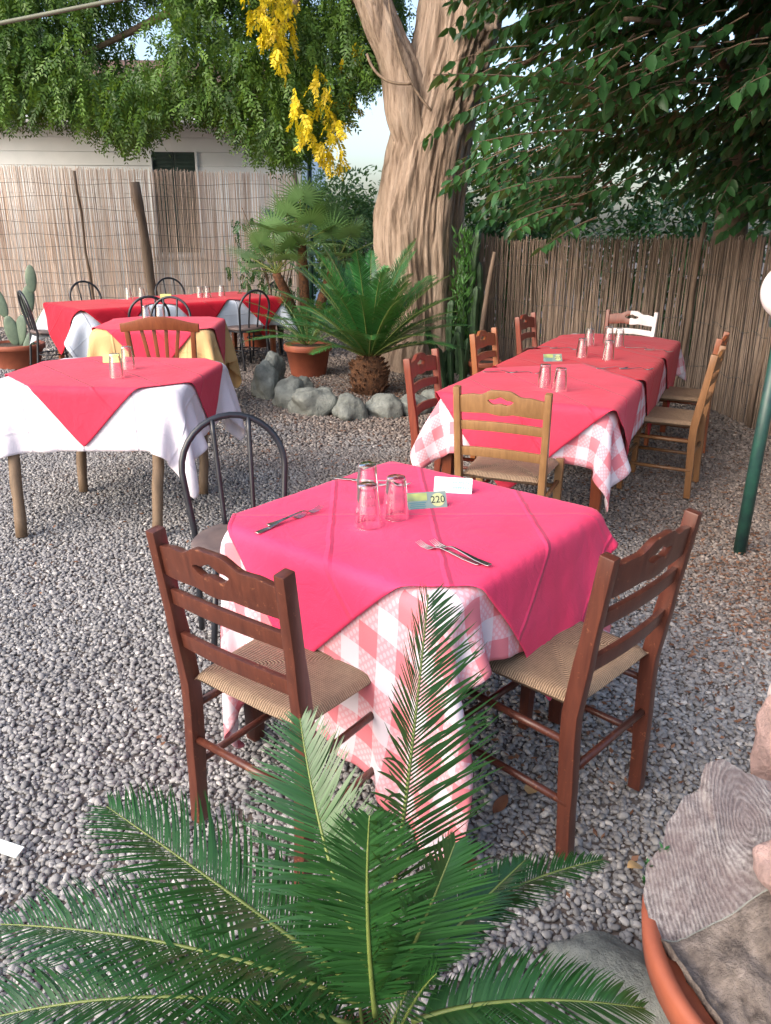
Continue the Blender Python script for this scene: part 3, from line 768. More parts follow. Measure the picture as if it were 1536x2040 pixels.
for i in range(90):
    a = g_.uniform(0, 6.28); z = g_.uniform(.02, .25); r = .10 if z < .16 else .10 - (z - .16) * .9
    d = Vector((math.cos(a), math.sin(a), .9)).normalized(); p = Vector((math.cos(a) * r, math.sin(a) * r, z)); sp.tube([p - d * .02, p + d * .035], [.011, .004], 4)
sp.build('leaf_base', M['caudex'], fc)
for i in range(9):
    a = i * 2.4; h_ = Vector((math.cos(a), math.sin(a), 0)); el = R(30 + 5 * i)
    p0 = h_ * .03 + Vector((0, -.03, .24)); p2 = p0 + (h_ * math.cos(el) + Vector((0, -.2, math.sin(el)))) * .24; p1 = (p0 + p2) / 2 + Vector((0, 0, .05))
    frond(fc, None, p0, p1, p2, mat=M['cycad'], ll=.085, tone=.2, vee=.4, seed=300 + i, n=34, w=.0048, rr=.004)
FR = [ # base, control, tip (world), leaflet length, tone
 ((0.00, .95, .36), (.04, 1.00, .72), (.072, 1.16, .985), .185, .60, .4),
 ((-.01, .95, .36), (-.10, 1.00, .55), (-.152, 1.20, .715), .15, .45, .5),
 ((-.03, .95, .35), (-.24, 1.00, .50), (-.50, 1.14, .565), .17, .50, .45),
 ((-.04, .93, .35), (-.30, .96, .47), (-.66, 1.02, .415), .16, .35, .45),
 ((-.05, .90, .34), (-.33, .90, .46), (-.66, .88, .36), .16, .25, .45),
 ((-.01, .90, .36), (-.03, .90, .58), (-.02, .93, .735), .13, .30, .2),
 ((0.01, .93, .36), (.06, .90, .54), (.115, .98, .64), .12, .65, .3),
 ((.03, .97, .34), (.14, 1.10, .42), (.44, 1.22, .375), .085, .10, .4),
 ((.03, .96, .33), (.12, 1.03, .40), (.27, 1.16, .43), .075, .05, .5),
 ((.05, .92, .32), (.20, .93, .39), (.455, .97, .29), .11, .40, .4),
 ((.05, .88, .30), (.20, .82, .32), (.36, .78, .24), .11, .45, .4),
 ((-.04, .88, .33), (-.2, .80, .44), (-.45, .72, .36), .14, .3, .4),
]
for i, (a, b, c, ll, tn, vee) in enumerate(FR):
    frond(fc, O, Vector(a) - O, Vector(b) - O, Vector(c) - O, mat=M['cycad'], ll=ll, tone=tn, vee=vee, seed=40 + i, n=86, w=.0064, rr=.0055, curl=.22,
          up={0: Vector((.75, -.65, .2)), 1: Vector((0, -1, .35)), 5: Vector((.1, -1, .35)), 6: Vector((.5, -.9, .3)), 12: Vector((-.6, -.8, .2)), 13: Vector((.6, -.8, .2)), 16: Vector((.5, -.8, .2)), 17: Vector((-.5, -.8, .3))}.get(i, Vector((0, 0, 1))))
mc = empty('cycad', (-.17, 7.62, 0), 0, 'round green cycad with spiky brown trunk inside the stone ring', 'plant')
cd = MB(); cd.lathe([(.02, 0), (.15, 0), (.185, .12), (.18, .24), (.13, .34), (.02, .40)], 24); cd.build('caudex', M['caudex'], mc, True)
sp = MB(); g = random.Random(3)
for i in range(150):
    a = g.uniform(0, 6.28); z = g.uniform(.04, .38); r = .175 if z < .28 else .175 - (z - .28) * 1.1
    d = Vector((math.cos(a), math.sin(a), .7)).normalized(); p = Vector((math.cos(a) * r, math.sin(a) * r, z))
    sp.tube([p - d * .02, p + d * .035], [.016, .006], 4)
sp.build('leaf_base', M['caudex'], mc)
n = 56
for i in range(n):
    a = i * 2.399 + .3; f = i / n; el = R(84 - 62 * f + g.uniform(-6, 6)); L = g.uniform(.85, 1.10)
    h = Vector((math.cos(a), math.sin(a), 0)); p0 = h * .05 + Vector((0, 0, .36))
    p1 = p0 + (h * math.cos(el) + Vector((0, 0, math.sin(el)))) * L * .62
    el2 = el - R(28 + 12 * f); p2 = p1 + (h * math.cos(el2) + Vector((0, 0, math.sin(el2)))) * L * .48
    frond(mc, None, p0, p1, p2, mat=M['cycad_mid'], ll=.17, tone=g.uniform(.1, .8), vee=.4, seed=100 + i, n=52, w=.015, rr=.008, up=Vector((0, 0, 1)) if el < 1.2 else -h + Vector((0, 0, .3)))
def pot(parent, r, h, rim=.02):
    m = MB(); m.lathe([(0.01, .0), (r * .72, 0), (r * .74, .01), (r * .93, h * .80), (r * 1.0, h * .80), (r * 1.02, h * .82), (r * 1.03, h * .97), (r * 1.0, h), (r * .93, h), (r * .91, h * .9), (.01, h * .9)], 40)
    m.build('pot', M['terracotta'], parent, True)
    s = MB(); s.lathe([(.01, h * .93), (r * .9, h * .915)], 24); s.build('soil', M['soil'], parent)
t = empty('potted_cycad', (-.86, 8.6, 0), 0, 'feathery green plant in the round terracotta pot beside the stone ring', 'potted plant')
pot(t, .255, .34)
for i in range(18):
    a = i * 2.399; f = i / 18; el = R(70 - 50 * f); L = g.uniform(.6, .85); h = Vector((math.cos(a), math.sin(a), 0)); p0 = h * .04 + Vector((0, 0, .33))
    p1 = p0 + (h * math.cos(el) + Vector((0, 0, math.sin(el)))) * L * .55; p2 = p1 + (h * math.cos(el - .8) + Vector((0, 0, math.sin(el - .8)))) * L * .5
    frond(t, None, p0, p1, p2, mat=M['cycad_mid'], ll=.14, tone=g.uniform(.3, .8), vee=.3, seed=200 + i, n=34, w=.008, rr=.006)
# fan palm
fp = empty('fan_palm', (-1.0, 9.9, 0), 0, 'grey green fan palm with several heads behind the cycads', 'palm')
st = MB()
heads = [(Vector((.0, -.3, 1.35)), 19), (Vector((-.30, -.4, 1.02)), 13), (Vector((.40, -.2, 1.15)), 11)]
for hp, nn in heads: st.tube(bezier((0, 0, 0), (hp.x * .3, hp.y * .3, hp.z * .5), hp, 10), [.06, .065, .06, .06, .06, .06, .06, .06, .055, .05], 9)
st.build('trunk', M['caudex'], fp, True)
for hp, nn in heads:
    for i in range(nn):
        a = i * 2.399 + hp.x * 5; el = R(75 - 80 * i / nn + g.uniform(-8, 8)); h = Vector((math.cos(a), math.sin(a), 0)); L = g.uniform(.30, .52)
        d = h * math.cos(el) + Vector((0, 0, math.sin(el))); c = hp + d * L
        pet = MB(); pet.tube(bezier(hp, hp + d * L * .5 + Vector((0, 0, .02)), c, 5), .006, 4, False)
        sd = d.cross(Vector((0, 0, 1)));  sd = sd.normalized() if sd.length > .05 else Vector((1, 0, 0)); nr = sd.cross(d).normalized()
        V, F, T = [], [], []; b = 0; Rf = g.uniform(.30, .42); tn = g.uniform(.15, .95)
        for k in range(26):
            th = R(-118 + 236 * k / 25); dd = (d * math.cos(th) + sd * math.sin(th) + nr * .18).normalized(); pr = nr.cross(dd).normalized()
            rl = Rf * (.82 + .18 * math.cos(th)) * g.uniform(.93, 1.05)
            for fa, wd in ((.03, .004), (.45, .011), (.72, .006), (1, .001)):
                q = c + dd * rl * fa - Vector((0, 0, .22 * rl * fa * fa)) ; V += [tuple(q + pr * wd), tuple(q - pr * wd)]; tt = min(1, max(0, tn + g.gauss(0, .08))); T += [tt, tt]
            for j in range(3): F.append((b + 2 * j, b + 2 * j + 1, b + 2 * j + 3, b + 2 * j + 2))
            b += 8
        o = np_mesh('fan_leaf', np.array(V), np.array(F), np.array(T), M['palm'], fp)
        pet.build('petiole', M['rachis'], o)
# thin twiggy shrub left of the palm
t = empty('twiggy_shrub', (-1.35, 10.0, 0), 0, 'thin twiggy shrub with tiny dark leaves against the pale fence', 'shrub')
V, F, T = pinnate_sprays(150, lambda g, n: np.stack([g.normal(-.12, .22, n), g.normal(0, .15, n), g.uniform(.8, 1.65, n)], 1), 31, (.08, .16), .035, .018)
tag(np_mesh('foliage', V, F, T, M['broad'], t), kind='stuff')
st = MB()
for q in range(7): st.tube(bezier((0, 0, 0), (random.uniform(-.1, .1), 0, .8), (random.uniform(-.5, .3), random.uniform(-.2, .2), random.uniform(1.2, 1.75)), 9), [.012 * (1 - i / 10) + .002 for i in range(9)], 5)
st.build('stem', M['twig'], t, True)
MB().tube([(-1.0, 10.6, 0), (-.98, 10.6, 2.4)], .03, 10).build('metal_pole', M['green_paint'], None, True)
tag(bpy.data.objects['metal_pole'], 'thin green metal pole rising behind the fan palm', 'pole')
# cactus cluster by trunk
def ribbed(m, p0, h, r, lean=0, ribs=6, seed=0):
    g = random.Random(seed); V = []; n = ribs * 4; rings = int(h / .03) + 2
    for j in range(rings):
        f = j / (rings - 1); z = h * f; rr = r * (1 + .09 * math.sin(z * 38 + seed)) * (1 if f < .94 else math.sqrt(max(.03, 1 - ((f - .94) / .06) ** 2)))
        for k in range(n):
            a = 2 * PI * k / n; q = rr * (1 + .22 * math.cos(a * ribs)); V.append((p0[0] + lean * z + .02 * math.sin(z * 4 + seed) + q * math.cos(a), p0[1] + q * math.sin(a), p0[2] + z))
    F = [(j * n + k, j * n + (k + 1) % n, (j + 1) * n + (k + 1) % n, (j + 1) * n + k) for j in range(rings - 1) for k in range(n)]
    m.add(V, F)
t = empty('columnar_cactus', (.80, 8.75, 0), 0, 'tall columnar cactus cluster leaning against the right side of big trunk', 'cactus')
for i, (x, y, hh, r, ln) in enumerate(((.0, 0, 1.25, .045, .02), (.10, .03, 1.50, .038, .03), (.15, -.05, .95, .04, .02), (-.08, -.02, .8, .045, -.02), (.04, -.1, .55, .05, -.1), (.19, .05, 1.2, .032, .0))):
    m = MB(); ribbed(m, (x, y, 0), hh, r, ln, 5, i); m.build('stem', M['cactus'], t, True)
gg = np.random.default_rng(8); n = 520
z = gg.uniform(.35, 1.5, n); P = np.stack([-.02 + gg.normal(0, .055, n) + .03 * z, -.05 + gg.normal(0, .06, n), z], 1)
V, F, T = small_leaf_arrays(P, np.stack([gg.normal(0, .5, n), gg.normal(0, .5, n), np.ones(n)], 1), gg.normal(0, 1, (n, 3)), gg.uniform(.06, .12, n), gg.uniform(.012, .022, n), gg.random(n))
tag(np_mesh('foliage', V, F, T, M['euph'], t), kind='stuff')
MB().tube(bezier((.99, 8.5, 0), (1.0, 8.5, .6), (1.12, 8.6, 1.30), 10), [.03, .035, .03, .032, .028, .03, .026, .028, .024, .02], 8).build('dead_branch', M['fence_post'], None, True)
tag(bpy.data.objects['dead_branch'], 'bare grey wooden stake standing right of the cactus cluster', 'branch')
t = empty('leafy_cactus', (.62, 7.95, 0), 0, 'low bright green branching cactus behind the red brown chair', 'cactus')
for i in range(9):
    m = MB(); ribbed(m, (g.uniform(-.16, .16), g.uniform(-.1, .1), 0), g.uniform(.3, .62), .026, g.uniform(-.3, .3), 4, 20 + i); m.build('stem', M['cactus'], t, True)
t = empty('terracotta_pot', (1.0, 8.0, 0), 0, 'small terracotta pot half hidden behind the orange wooden chair', 'pot'); pot(t, .17, .27)
t = empty('terracotta_pot', (-1.75, 10.6, 0), 0, 'dark terracotta pot behind the black chair beside the palm', 'pot'); pot(t, .2, .42)
# prickly pear
t = empty('prickly_pear', (-4.2, 8.95, 0), 0, 'grey green prickly pear in terracotta pot at the left edge', 'potted plant'); pot(t, .30, .27)
def pad(m, c, w, h, ang, yaw):
    V = []; rot = Matrix.Rotation(yaw, 3, 'Z') @ Matrix.Rotation(ang, 3, 'Y')
    n1, n2 = 10, 14
    for j in range(n1 + 1):
        ph = PI * j / n1
        for k in range(n2):
            a = 2 * PI * k / n2; v = Vector((w * math.sin(ph) * math.cos(a), .018 * math.sin(ph) * math.sin(a), h / 2 - h / 2 * math.cos(ph))); V.append(Vector(c) + rot @ v)
    m.add(V, [(j * n2 + k, j * n2 + (k + 1) % n2, (j + 1) * n2 + (k + 1) % n2, (j + 1) * n2 + k) for j in range(n1) for k in range(n2)])
for c, w_, h_, an, yw in (((0, 0, .24), .075, .34, -.15, .2), ((.02, .02, .24), .08, .36, .3, -.3), ((-.07, 0, .55), .07, .34, -.25, .1), ((.14, .03, .55), .075, .36, .22, .2), ((.22, 0, .35), .06, .3, .55, .4), ((-.18, 0, .3), .07, .34, -.6, .1), ((-.18, 0, .75), .07, .34, -.1, .3), ((.25, .03, .82), .06, .30, .05, .2), ((.1, -.12, .02), .06, .42, .35, .1)):
    m = MB(); pad(m, c, w_, h_, an, yw); m.build('pad', M['opuntia'], t, True)

# ------------------------------------------------------------------ stone ring
def boulder(name, loc, s, seed, mat, label, cat='rock', group=None, amp=.28, sub=4):
    bm = bmesh.new(); bmesh.ops.create_icosphere(bm, subdivisions=sub, radius=1)
    for v in bm.verts:
        q = v.co * .9 + Vector((seed * 3.1, seed, 2)); d = 1 + amp * noise.noise(q * 1.3) * 1.6 + .10 * noise.noise(q * 3.5) + .04 * noise.noise(q * 9)
        v.co *= d; v.co.x *= s[0]; v.co.y *= s[1]; v.co.z *= s[2]
    me = bpy.data.meshes.new(name); bm.to_mesh(me); bm.free()
    o = link(name, me, mat); o.location = loc; o.rotation_euler = (0, 0, seed * 1.3)
    return tag(o, label, cat, group)
RK = [((-1.16, 7.85, .13), (.15, .17, .22), 'tall grey stone at the left end of the planting ring'),
      ((-1.14, 7.40, .10), (.15, .14, .22), 'grey ring stone just in front of the tallest left stone'),
      ((-.88, 7.05, .07), (.17, .15, .16), 'rough grey stone at the lower left bend of the planting ring'),
      ((-.62, 6.75, .07), (.21, .17, .17), 'broad mottled ring stone below the terracotta pot'),
      ((-.30, 6.62, .06), (.18, .14, .14), 'flat ring stone left of the one under the cycad trunk'),
      ((-.02, 6.68, .06), (.16, .14, .13), 'grey ring stone right in front of the cycad trunk'),
      ((.24, 6.75, .06), (.15, .13, .12), 'small ring stone next to the red brown chair'),
      ((.47, 6.9, .07), (.16, .14, .13), 'bluish ring stone seen through the red brown chair back'),
      ((.75, 7.1, .07), (.16, .14, .13), 'grey ring stone at the right end behind the red brown chair'),
      ((-.80, 7.55, .09), (.10, .09, .08), 'small brown stone inside the ring under the pot')]
for i, (l, s, lb_) in enumerate(RK): boulder('stone', l, s, i + 2, M['rock'], lb_, 'stone', 'stones around the planting bed')
# leaf litter in the bed and under the trees
def litter(name, label, areas, seed, mat):
    g = np.random.default_rng(seed); P = []
    for (cx, cy, rx, ry, n) in areas:
        P.append(np.stack([cx + g.normal(0, rx, n), cy + g.normal(0, ry, n), g.uniform(.008, .03, n)], 1))
    P = np.concatenate(P); n = len(P); a = g.uniform(0, 6.28, n)
    D = np.stack([np.cos(a), np.sin(a), g.normal(0, .15, n)], 1); N = np.stack([g.normal(0, .3, n), g.normal(0, .3, n), np.ones(n)], 1)
    L = g.uniform(.010, .034, n)
    V, F, T = small_leaf_arrays(P, D, N, L, L * g.uniform(.25, .6, n), g.random(n))
    tag(np_mesh(name, V, F, T, mat), label, 'litter', kind='stuff')
litter('leaf_litter', 'reddish dry leaf litter scattered on gravel and planting bed', [(1.7, 2.5, .5, .5, 900), (2.1, 3.2, .35, .3, 1500), (1.9, 5.0, .8, .8, 2600), (1.9, 2.9, .5, .6, 1500), (1.6, 6.4, 1.0, .5, 1500), (-.6, 5.6, .5, .5, 500), (.5, 2.1, .25, .2, 120), (0, 4.5, 1.5, 1.2, 600), (-.3, 7.6, .5, .45, 2600), (.3, 7.5, .35, .4, 900), (-.9, 6.2, .5, .5, 300), (1.9, 3.1, .4, .35, 700), (2.0, 4.2, .5, .6, 500), (0, 6, 2.2, 2, 900), (1.3, 2.6, .6, .6, 300), (-1.5, 8, .5, .8, 500), (-4, 8.5, .6, .6, 300), (.7, 2.0, .3, .3, 60)], 77, M['dead'])
FL = [((.14, 1.39, .026), .075, .034, 3.6, 'tan_leaf', 'pale tan fallen leaf on gravel right of the foreground cycad'),
      ((.64, 1.55, .024), .05, .03, .4, 'tan_leaf', 'small yellowish fallen leaf beside the terracotta pot rim'),
      ((.215, 1.56, .024), .07, .045, 2.0, 'brown_leaf', 'curled brown dead leaf on gravel below the checked cloth tip'),
      ((.43, 1.85, .024), .07, .04, 1.1, 'tan_leaf', 'folded orange tan leaf on gravel under the right chair'),
      ((.33, 1.78, .024), .075, .035, .9, 'brown_leaf', 'dark brown leaf on gravel under the right chair')]
for i, (l, L, W, a, mt, lb_) in enumerate(FL):
    m = MB(); vs = []; n = 9
    for k in range(n):
        f = k / (n - 1); wd = W * math.sin(PI * f) ** .8 / 2 + .0005
        for q, s in ((-1, .3), (0, 0), (1, .3)): vs.append((L * (f - .5), q * wd, .006 + s * wd * .9 + .01 * math.sin(3 * f + i)))
    m.add(vs, [(k * 3 + q, k * 3 + q + 1, (k + 1) * 3 + q + 1, (k + 1) * 3 + q) for k in range(n - 1) for q in (0, 1)])
    o = m.build('fallen_leaf', M[mt], None, True); o.location = l; o.rotation_euler = (0, 0, a); tag(o, lb_, 'leaf', 'single fallen leaves on the gravel')
o = MB().box((0, 0, 0), (.10, .035, .004)).build('paper_scrap', M['paper'], None, bevel=.001, seg=1); o.location = (-.985, 1.60, .032); o.rotation_euler = (.1, .12, -.25); tag(o, 'white scrap of paper lying on gravel at the left edge', 'paper')

# ------------------------------------------------------------------ tablecloths
DR = {}
def drape(name, mat, T, a, b, h, size, off, ang, n=46, label='', group=None, seed=0, cat='tablecloth', gap=.004, wind=(0, 0), over=None, steps=190, sides=True, under=0.0, thick=.0012, topnoise=.0012):
    """cloth of size (sx, sy) laid over a box table (half sizes a, b, height h) whose frame is T=(x, y, yaw); position based relaxation"""
    g = np.random.default_rng(seed)
    sx, sy = size; nx = n; ny = max(8, int(n * sy / sx))
    u = np.linspace(-sx / 2, sx / 2, nx + 1); v = np.linspace(-sy / 2, sy / 2, ny + 1)
    U, W = np.meshgrid(u, v, indexing='ij')
    ca, sa = math.cos(ang), math.sin(ang)
    X = np.stack([U * ca - W * sa + off[0], U * sa + W * ca + off[1], np.full_like(U, h + gap)], -1)
    A, B = a + under, b + under
    # starting shape: fold parts beyond the edge slightly downward
    ex = np.maximum(np.abs(X[..., 0]) - A, 0); ey = np.maximum(np.abs(X[..., 1]) - B, 0)
    X[..., 2] -= (ex + ey) * .25
    X[..., :2] += g.normal(0, .002, X[..., :2].shape)
    pin = ((np.abs(X[..., 0]) < A - .03) & (np.abs(X[..., 1]) < B - .03))
    X0 = X.copy(); Vv = np.zeros_like(X)
    du, dvv = sx / nx, sy / ny; dg = math.hypot(du, dvv)
    r = .018
    def sl(ax, k, par):
        L = X.shape[ax] - k
        i = np.arange(par, L, 2 * k) if k == 1 else None
        return i
    def con(p, I, J, L, w=1.0):
        d = p[J] - p[I]; ln = np.sqrt((d * d).sum(-1, keepdims=True)) + 1e-9
        c = d * (.5 * w * (ln - L) / ln)
        np.add(p[I], c, out=c); tmp = c.copy(); d2 = d * (.5 * w * (ln - L) / ln)
        p[I] = tmp; p[J] = p[J] - d2
    Sx = slice
    sets = []
    for par in (0, 1):
        m = (X.shape[0] - 1 - par + 1) // 2; sets.append(((Sx(par, par + 2 * m, 2), Sx(None)), (Sx(par + 1, par + 1 + 2 * m, 2), Sx(None)), du, 1.0))
        m = (X.shape[1] - 1 - par + 1) // 2; sets.append(((Sx(None), Sx(par, par + 2 * m, 2)), (Sx(None), Sx(par + 1, par + 1 + 2 * m, 2)), dvv, 1.0))
    for par in (0, 1):
        m = (X.shape[0] - 1 - par + 1) // 2
        sets.append(((Sx(par, par + 2 * m, 2), Sx(0, -1)), (Sx(par + 1, par + 1 + 2 * m, 2), Sx(1, None)), dg, .16))
        sets.append(((Sx(par, par + 2 * m, 2), Sx(1, None)), (Sx(par + 1, par + 1 + 2 * m, 2), Sx(0, -1)), dg, .16))
    K = 3
    for par in range(2):
        for ax, L in ((0, du), (1, dvv)):
            N_ = X.shape[ax]
            idx = [i for i in range(N_ - K) if (i // K) % 2 == par]
            I = np.array(idx); J = I + K
            if ax == 0: sets.append(((I, Sx(None)), (J, Sx(None)), L * K, .035))
            else: sets.append(((Sx(None), I), (Sx(None), J), L * K, .035))
    P = X.copy(); dt = .016
    for it in range(steps):
        Vv[..., 2] -= 9.8 * dt; Vv[..., 0] += wind[0] * dt; Vv[..., 1] += wind[1] * dt; Vv *= .965
        old = P.copy(); P = P + Vv * dt; P[pin] = X0[pin]
        for _ in range(9):
            for I, J, L, w_ in sets: con(P, I, J, L, w_)
            # table collision: rounded box
            q = np.abs(P[..., :2]) - (np.array([A, B]) - r); zt = P[..., 2] - (h + gap - r)
            qx = np.maximum(q[..., 0], 0); qy = np.maximum(q[..., 1], 0); qz = np.maximum(zt, 0)
            dist = np.sqrt(qx * qx + qy * qy + qz * qz); ins = np.maximum(np.maximum(q[..., 0], q[..., 1]), zt)
            sg = np.sign(P[..., :2]) + (P[..., :2] == 0)
            hit = (dist < r) & (ins > 0)
            s_ = np.where(hit, (r / np.maximum(dist, 1e-6)), 1.0)
            P[..., 0] = np.where(hit, sg[..., 0] * ((A - r) + qx * s_) * 1.0 * (q[..., 0] > 0) + P[..., 0] * (q[..., 0] <= 0), P[..., 0])
            P[..., 1] = np.where(hit, sg[..., 1] * ((B - r) + qy * s_) * 1.0 * (q[..., 1] > 0) + P[..., 1] * (q[..., 1] <= 0), P[..., 1])
            P[..., 2] = np.where(hit & (zt > 0), (h + gap - r) + qz * s_, P[..., 2])
            deep = ins <= 0
            # inside: push to nearest of top or side
            mz = -zt; mx = -q[..., 0]; my = -q[..., 1]
            tz = deep & (mz <= mx) & (mz <= my); tx = deep & ~tz & (mx <= my); ty = deep & ~tz & ~tx
            P[..., 2] = np.where(tz, h + gap, P[..., 2]); P[..., 0] = np.where(tx, sg[..., 0] * A, P[..., 0]); P[..., 1] = np.where(ty, sg[..., 1] * B, P[..., 1])
            P[..., 2] = np.maximum(P[..., 2], .03)
            P[pin] = X0[pin]
        if over is not None:
            for (ax, sgn), mp in over.items():
                lat = P[..., 1 - ax]; out = P[..., ax] * sgn; half = (A, B)[ax]
                m_ = (P[..., 2] < h - .012) & (out > half - .03)
                i_ = np.clip(((lat + 2) / .02).astype(int), 0, 199); j_ = np.clip((P[..., 2] / .02).astype(int), 0, 49)
                need = mp[i_, j_] + .009
                P[..., ax] = np.where(m_ & (out < need) & (need < half + .16), sgn * need, P[..., ax])
        Vv = (P - old) / dt; Vv = np.clip(Vv, -2.5, 2.5)
    # faint creases and waviness on the flat top
    for _ in range(1):
        ns = np.array([noise.noise(Vector((a_ * 5, b_ * 5, seed + 2))) for a_, b_ in zip(P[..., 0].ravel(), P[..., 1].ravel())]).reshape(P.shape[:2])
        P[..., 2] += np.where(P[..., 2] > h - .01, (ns + .6) * topnoise, 0)
    maps = {}
    for ax in (0, 1):
        for sgn in (-1, 1):
            mp = np.full((200, 50), -9.0); Q = P.reshape(-1, 3); m_ = (Q[:, 2] < h) & (Q[:, ax] * sgn > (a, b)[ax] - .03)
            i_ = np.clip(((Q[m_, 1 - ax] + 2) / .02).astype(int), 0, 199); j_ = np.clip((Q[m_, 2] / .02).astype(int), 0, 49)
            np.maximum.at(mp, (i_, j_), Q[m_, ax] * sgn)
            for _ in range(2):
                e_ = mp.copy(); e_[1:] = np.maximum(e_[1:], mp[:-1]); e_[:-1] = np.maximum(e_[:-1], mp[1:]); e_[:, 1:] = np.maximum(e_[:, 1:], mp[:, :-1]); e_[:, :-1] = np.maximum(e_[:, :-1], mp[:, 1:]); mp = e_
            maps[(ax, sgn)] = mp
    DR['last'] = maps
    V = P.reshape(-1, 3)
    k = ny + 1
    F = np.array([(i * k + j, (i + 1) * k + j, (i + 1) * k + j + 1, i * k + j + 1) for i in range(nx) for j in range(ny)])
    o = np_mesh(name, V, F, None, mat, None, True)
    uvl = o.data.uv_layers.new(name='UVMap'); UVv = np.stack([U, W], -1).reshape(-1, 2) + 5.0
    vi = np.zeros(len(o.data.loops), np.int32); o.data.loops.foreach_get('vertex_index', vi); uvl.data.foreach_set('uv', UVv[vi].astype(np.float32).ravel())
    o.location = (T[0], T[1], 0); o.rotation_euler = (0, 0, T[2])
    s = o.modifiers.new('sub', 'SUBSURF'); s.levels = 1; s.render_levels = 1
    s = o.modifiers.new('thick', 'SOLIDIFY'); s.thickness = thick; s.offset = 1
    tag(o, label, cat, group); return o
def table(T, a, b, h, mat, legs, label, kind='square', r=.03, under=.0):
    t = empty('table', (T[0], T[1], 0), T[2], label, 'table')
    MB().box((0, 0, h - .0125), (2 * a - .07, 2 * b - .07, .025)).build('tabletop', mat, t, bevel=.003)
    MB().box((0, b - .07, h - .065), (2 * a - .14, .02, .08)).box((0, -b + .07, h - .065), (2 * a - .14, .02, .08)).box((a - .07, 0, h - .065), (.02, 2 * b - .16, .08)).box((-a + .07, 0, h - .065), (.02, 2 * b - .16, .08)).build('apron', mat, t)
    for (tx, ty, fx, fy) in legs:
        m = MB()
        if kind == 'round':
            pp = [Vector((tx, ty, h - .03)).lerp(Vector((fx, fy, .012)), q / 8) + Vector((random.gauss(0, .0025), random.gauss(0, .0025), 0)) for q in range(9)]
            m.tube(pp, [r * random.uniform(.92, 1.06) for _ in pp], 12); m.build('leg', mat, t, True)
        else:
            m.beam([(tx, ty, h - .027), (tx, ty, h - .2), (fx, fy, .012)], [.065, .065, .042], [.065, .065, .042]); m.build('leg', mat, t, bevel=.004)
    return t
TM = (.082, 2.151, -.679)
table(TM, .405, .405, .742, M['wood_dark'], [(sx * .35, sy * .35, sx * .35, sy * .35) for sx in (-1, 1) for sy in (-1, 1)], 'dark wooden square table in the foreground under the checked cloth')
drape('tablecloth', M['gingham'], TM, .41, .41, .746, (1.27, 1.50), (-0.02, -.10), R(-10), 60, 'red and white checked cloth on the foreground table', seed=1, wind=(1.2, .0))
UC = DR['last']
drape('overlay_cloth', M['pink'], TM, .41, .41, .754, (1.20, 1.20), (-.02, .13), R(41), 60, 'bright pink paper overlay cloth on the foreground table', seed=2, over=UC, under=.012, cat='overlay cloth', topnoise=.002)
TR = (1.28, 5.09, -.45)
h_r = .735
table(TR, .45, 1.42, h_r - .008, M['table_red'], [(sx * .40, sy * 1.34, sx * .40, sy * 1.34) for sx in (-1, 1) for sy in (-1, 1)], 'long reddish wooden table under the row of red overlay cloths')
drape('tablecloth', M['gingham'], TR, .45, 1.42, h_r - .004, (1.40, 3.25), (.0, -.05), R(1.5), 34, 'red and white checked cloth on the long red table', seed=5)
UC = DR['last']
RL = ['near end red overlay cloth on the long table, tip hanging behind the beige chair', 'middle red overlay cloth on the long table, holding the four tumblers', 'far end red overlay cloth on the long table, below the white chair']
for i, yy in enumerate((-1.02, -.12, .80)):
    drape('overlay_cloth', M['red_midlit'] if i == 0 else M['red'], TR, .45, 1.42, h_r + .0035 + .0028 * (2 - i), (1.2, 1.2), (.0 + .02 * i, yy), R(45 + (-3, 2, 4)[i]), 44, RL[i], 'red overlay cloths on the long table', seed=6 + i, over=UC, under=.012 + .004 * (2 - i), cat='overlay cloth', topnoise=.0035)
TL = (-1.52, 4.33, -.07)
table(TL, .50, .46, .772, M['pole_wood'], [(-.38, -.42, -.34, -.58), (.40, -.42, .36, -.50), (-.36, .30, -.34, .17), (.40, .36, .40, .20)], 'rustic table on round pole legs at the left under white cloth', 'round', .029)
drape('tablecloth', M['white_cloth'], TL, .53, .48, .776, (1.62, 1.5), (0, -.02), R(2.5), 52, 'plain white cloth on the pole legged left table', seed=9)
UC = DR['last']
drape('overlay_cloth', M['red_midlit'], TL, .53, .48, .784, (1.10, 1.10), (.05, .02), R(43), 50, 'pinkish red overlay cloth on the left table with a tip hanging in front', seed=10, over=UC, under=.012, cat='overlay cloth')
TY = (-1.93, 6.83, .06)
table(TY, .48, .48, .742, M['wood_brown'], [(sx * .42, sy * .42, sx * .42, sy * .42) for sx in (-1, 1) for sy in (-1, 1)], 'square table under yellow cloth behind the slat back chair')
drape('tablecloth', M['yellow_cloth'], TY, .49, .49, .746, (1.7, 1.7), (0, 0), R(2), 46, 'apricot yellow cloth on the table behind the slat back chair', seed=11)
UC = DR['last']
drape('overlay_cloth', M['red_midlit'], TY, .49, .49, .754, (1.15, 1.15), (.02, -.03), R(45), 40, 'pink red overlay on the yellow clothed table', seed=12, over=UC, under=.012, cat='overlay cloth')
TF = (-2.45, 9.0, .75)
table(TF, 1.20, .50, .742, M['wood_brown'], [(sx * 1.1, sy * .42, sx * 1.1, sy * .42) for sx in (-1, 1) for sy in (-1, 1)], 'long far table along the pale fence under pale blue cloth')
drape('tablecloth', M['blue_cloth'], TF, 1.21, .51, .746, (3.0, 1.6), (0, 0), R(1), 50, 'pale blue cloth on the long far table', seed=13)
UC = DR['last']
FLb = ['left red overlay cloth on the far table, beside the leftmost black chair', 'middle red overlay cloth on the far table', 'right red overlay cloth on the far table, tip behind the black chair by the palm']
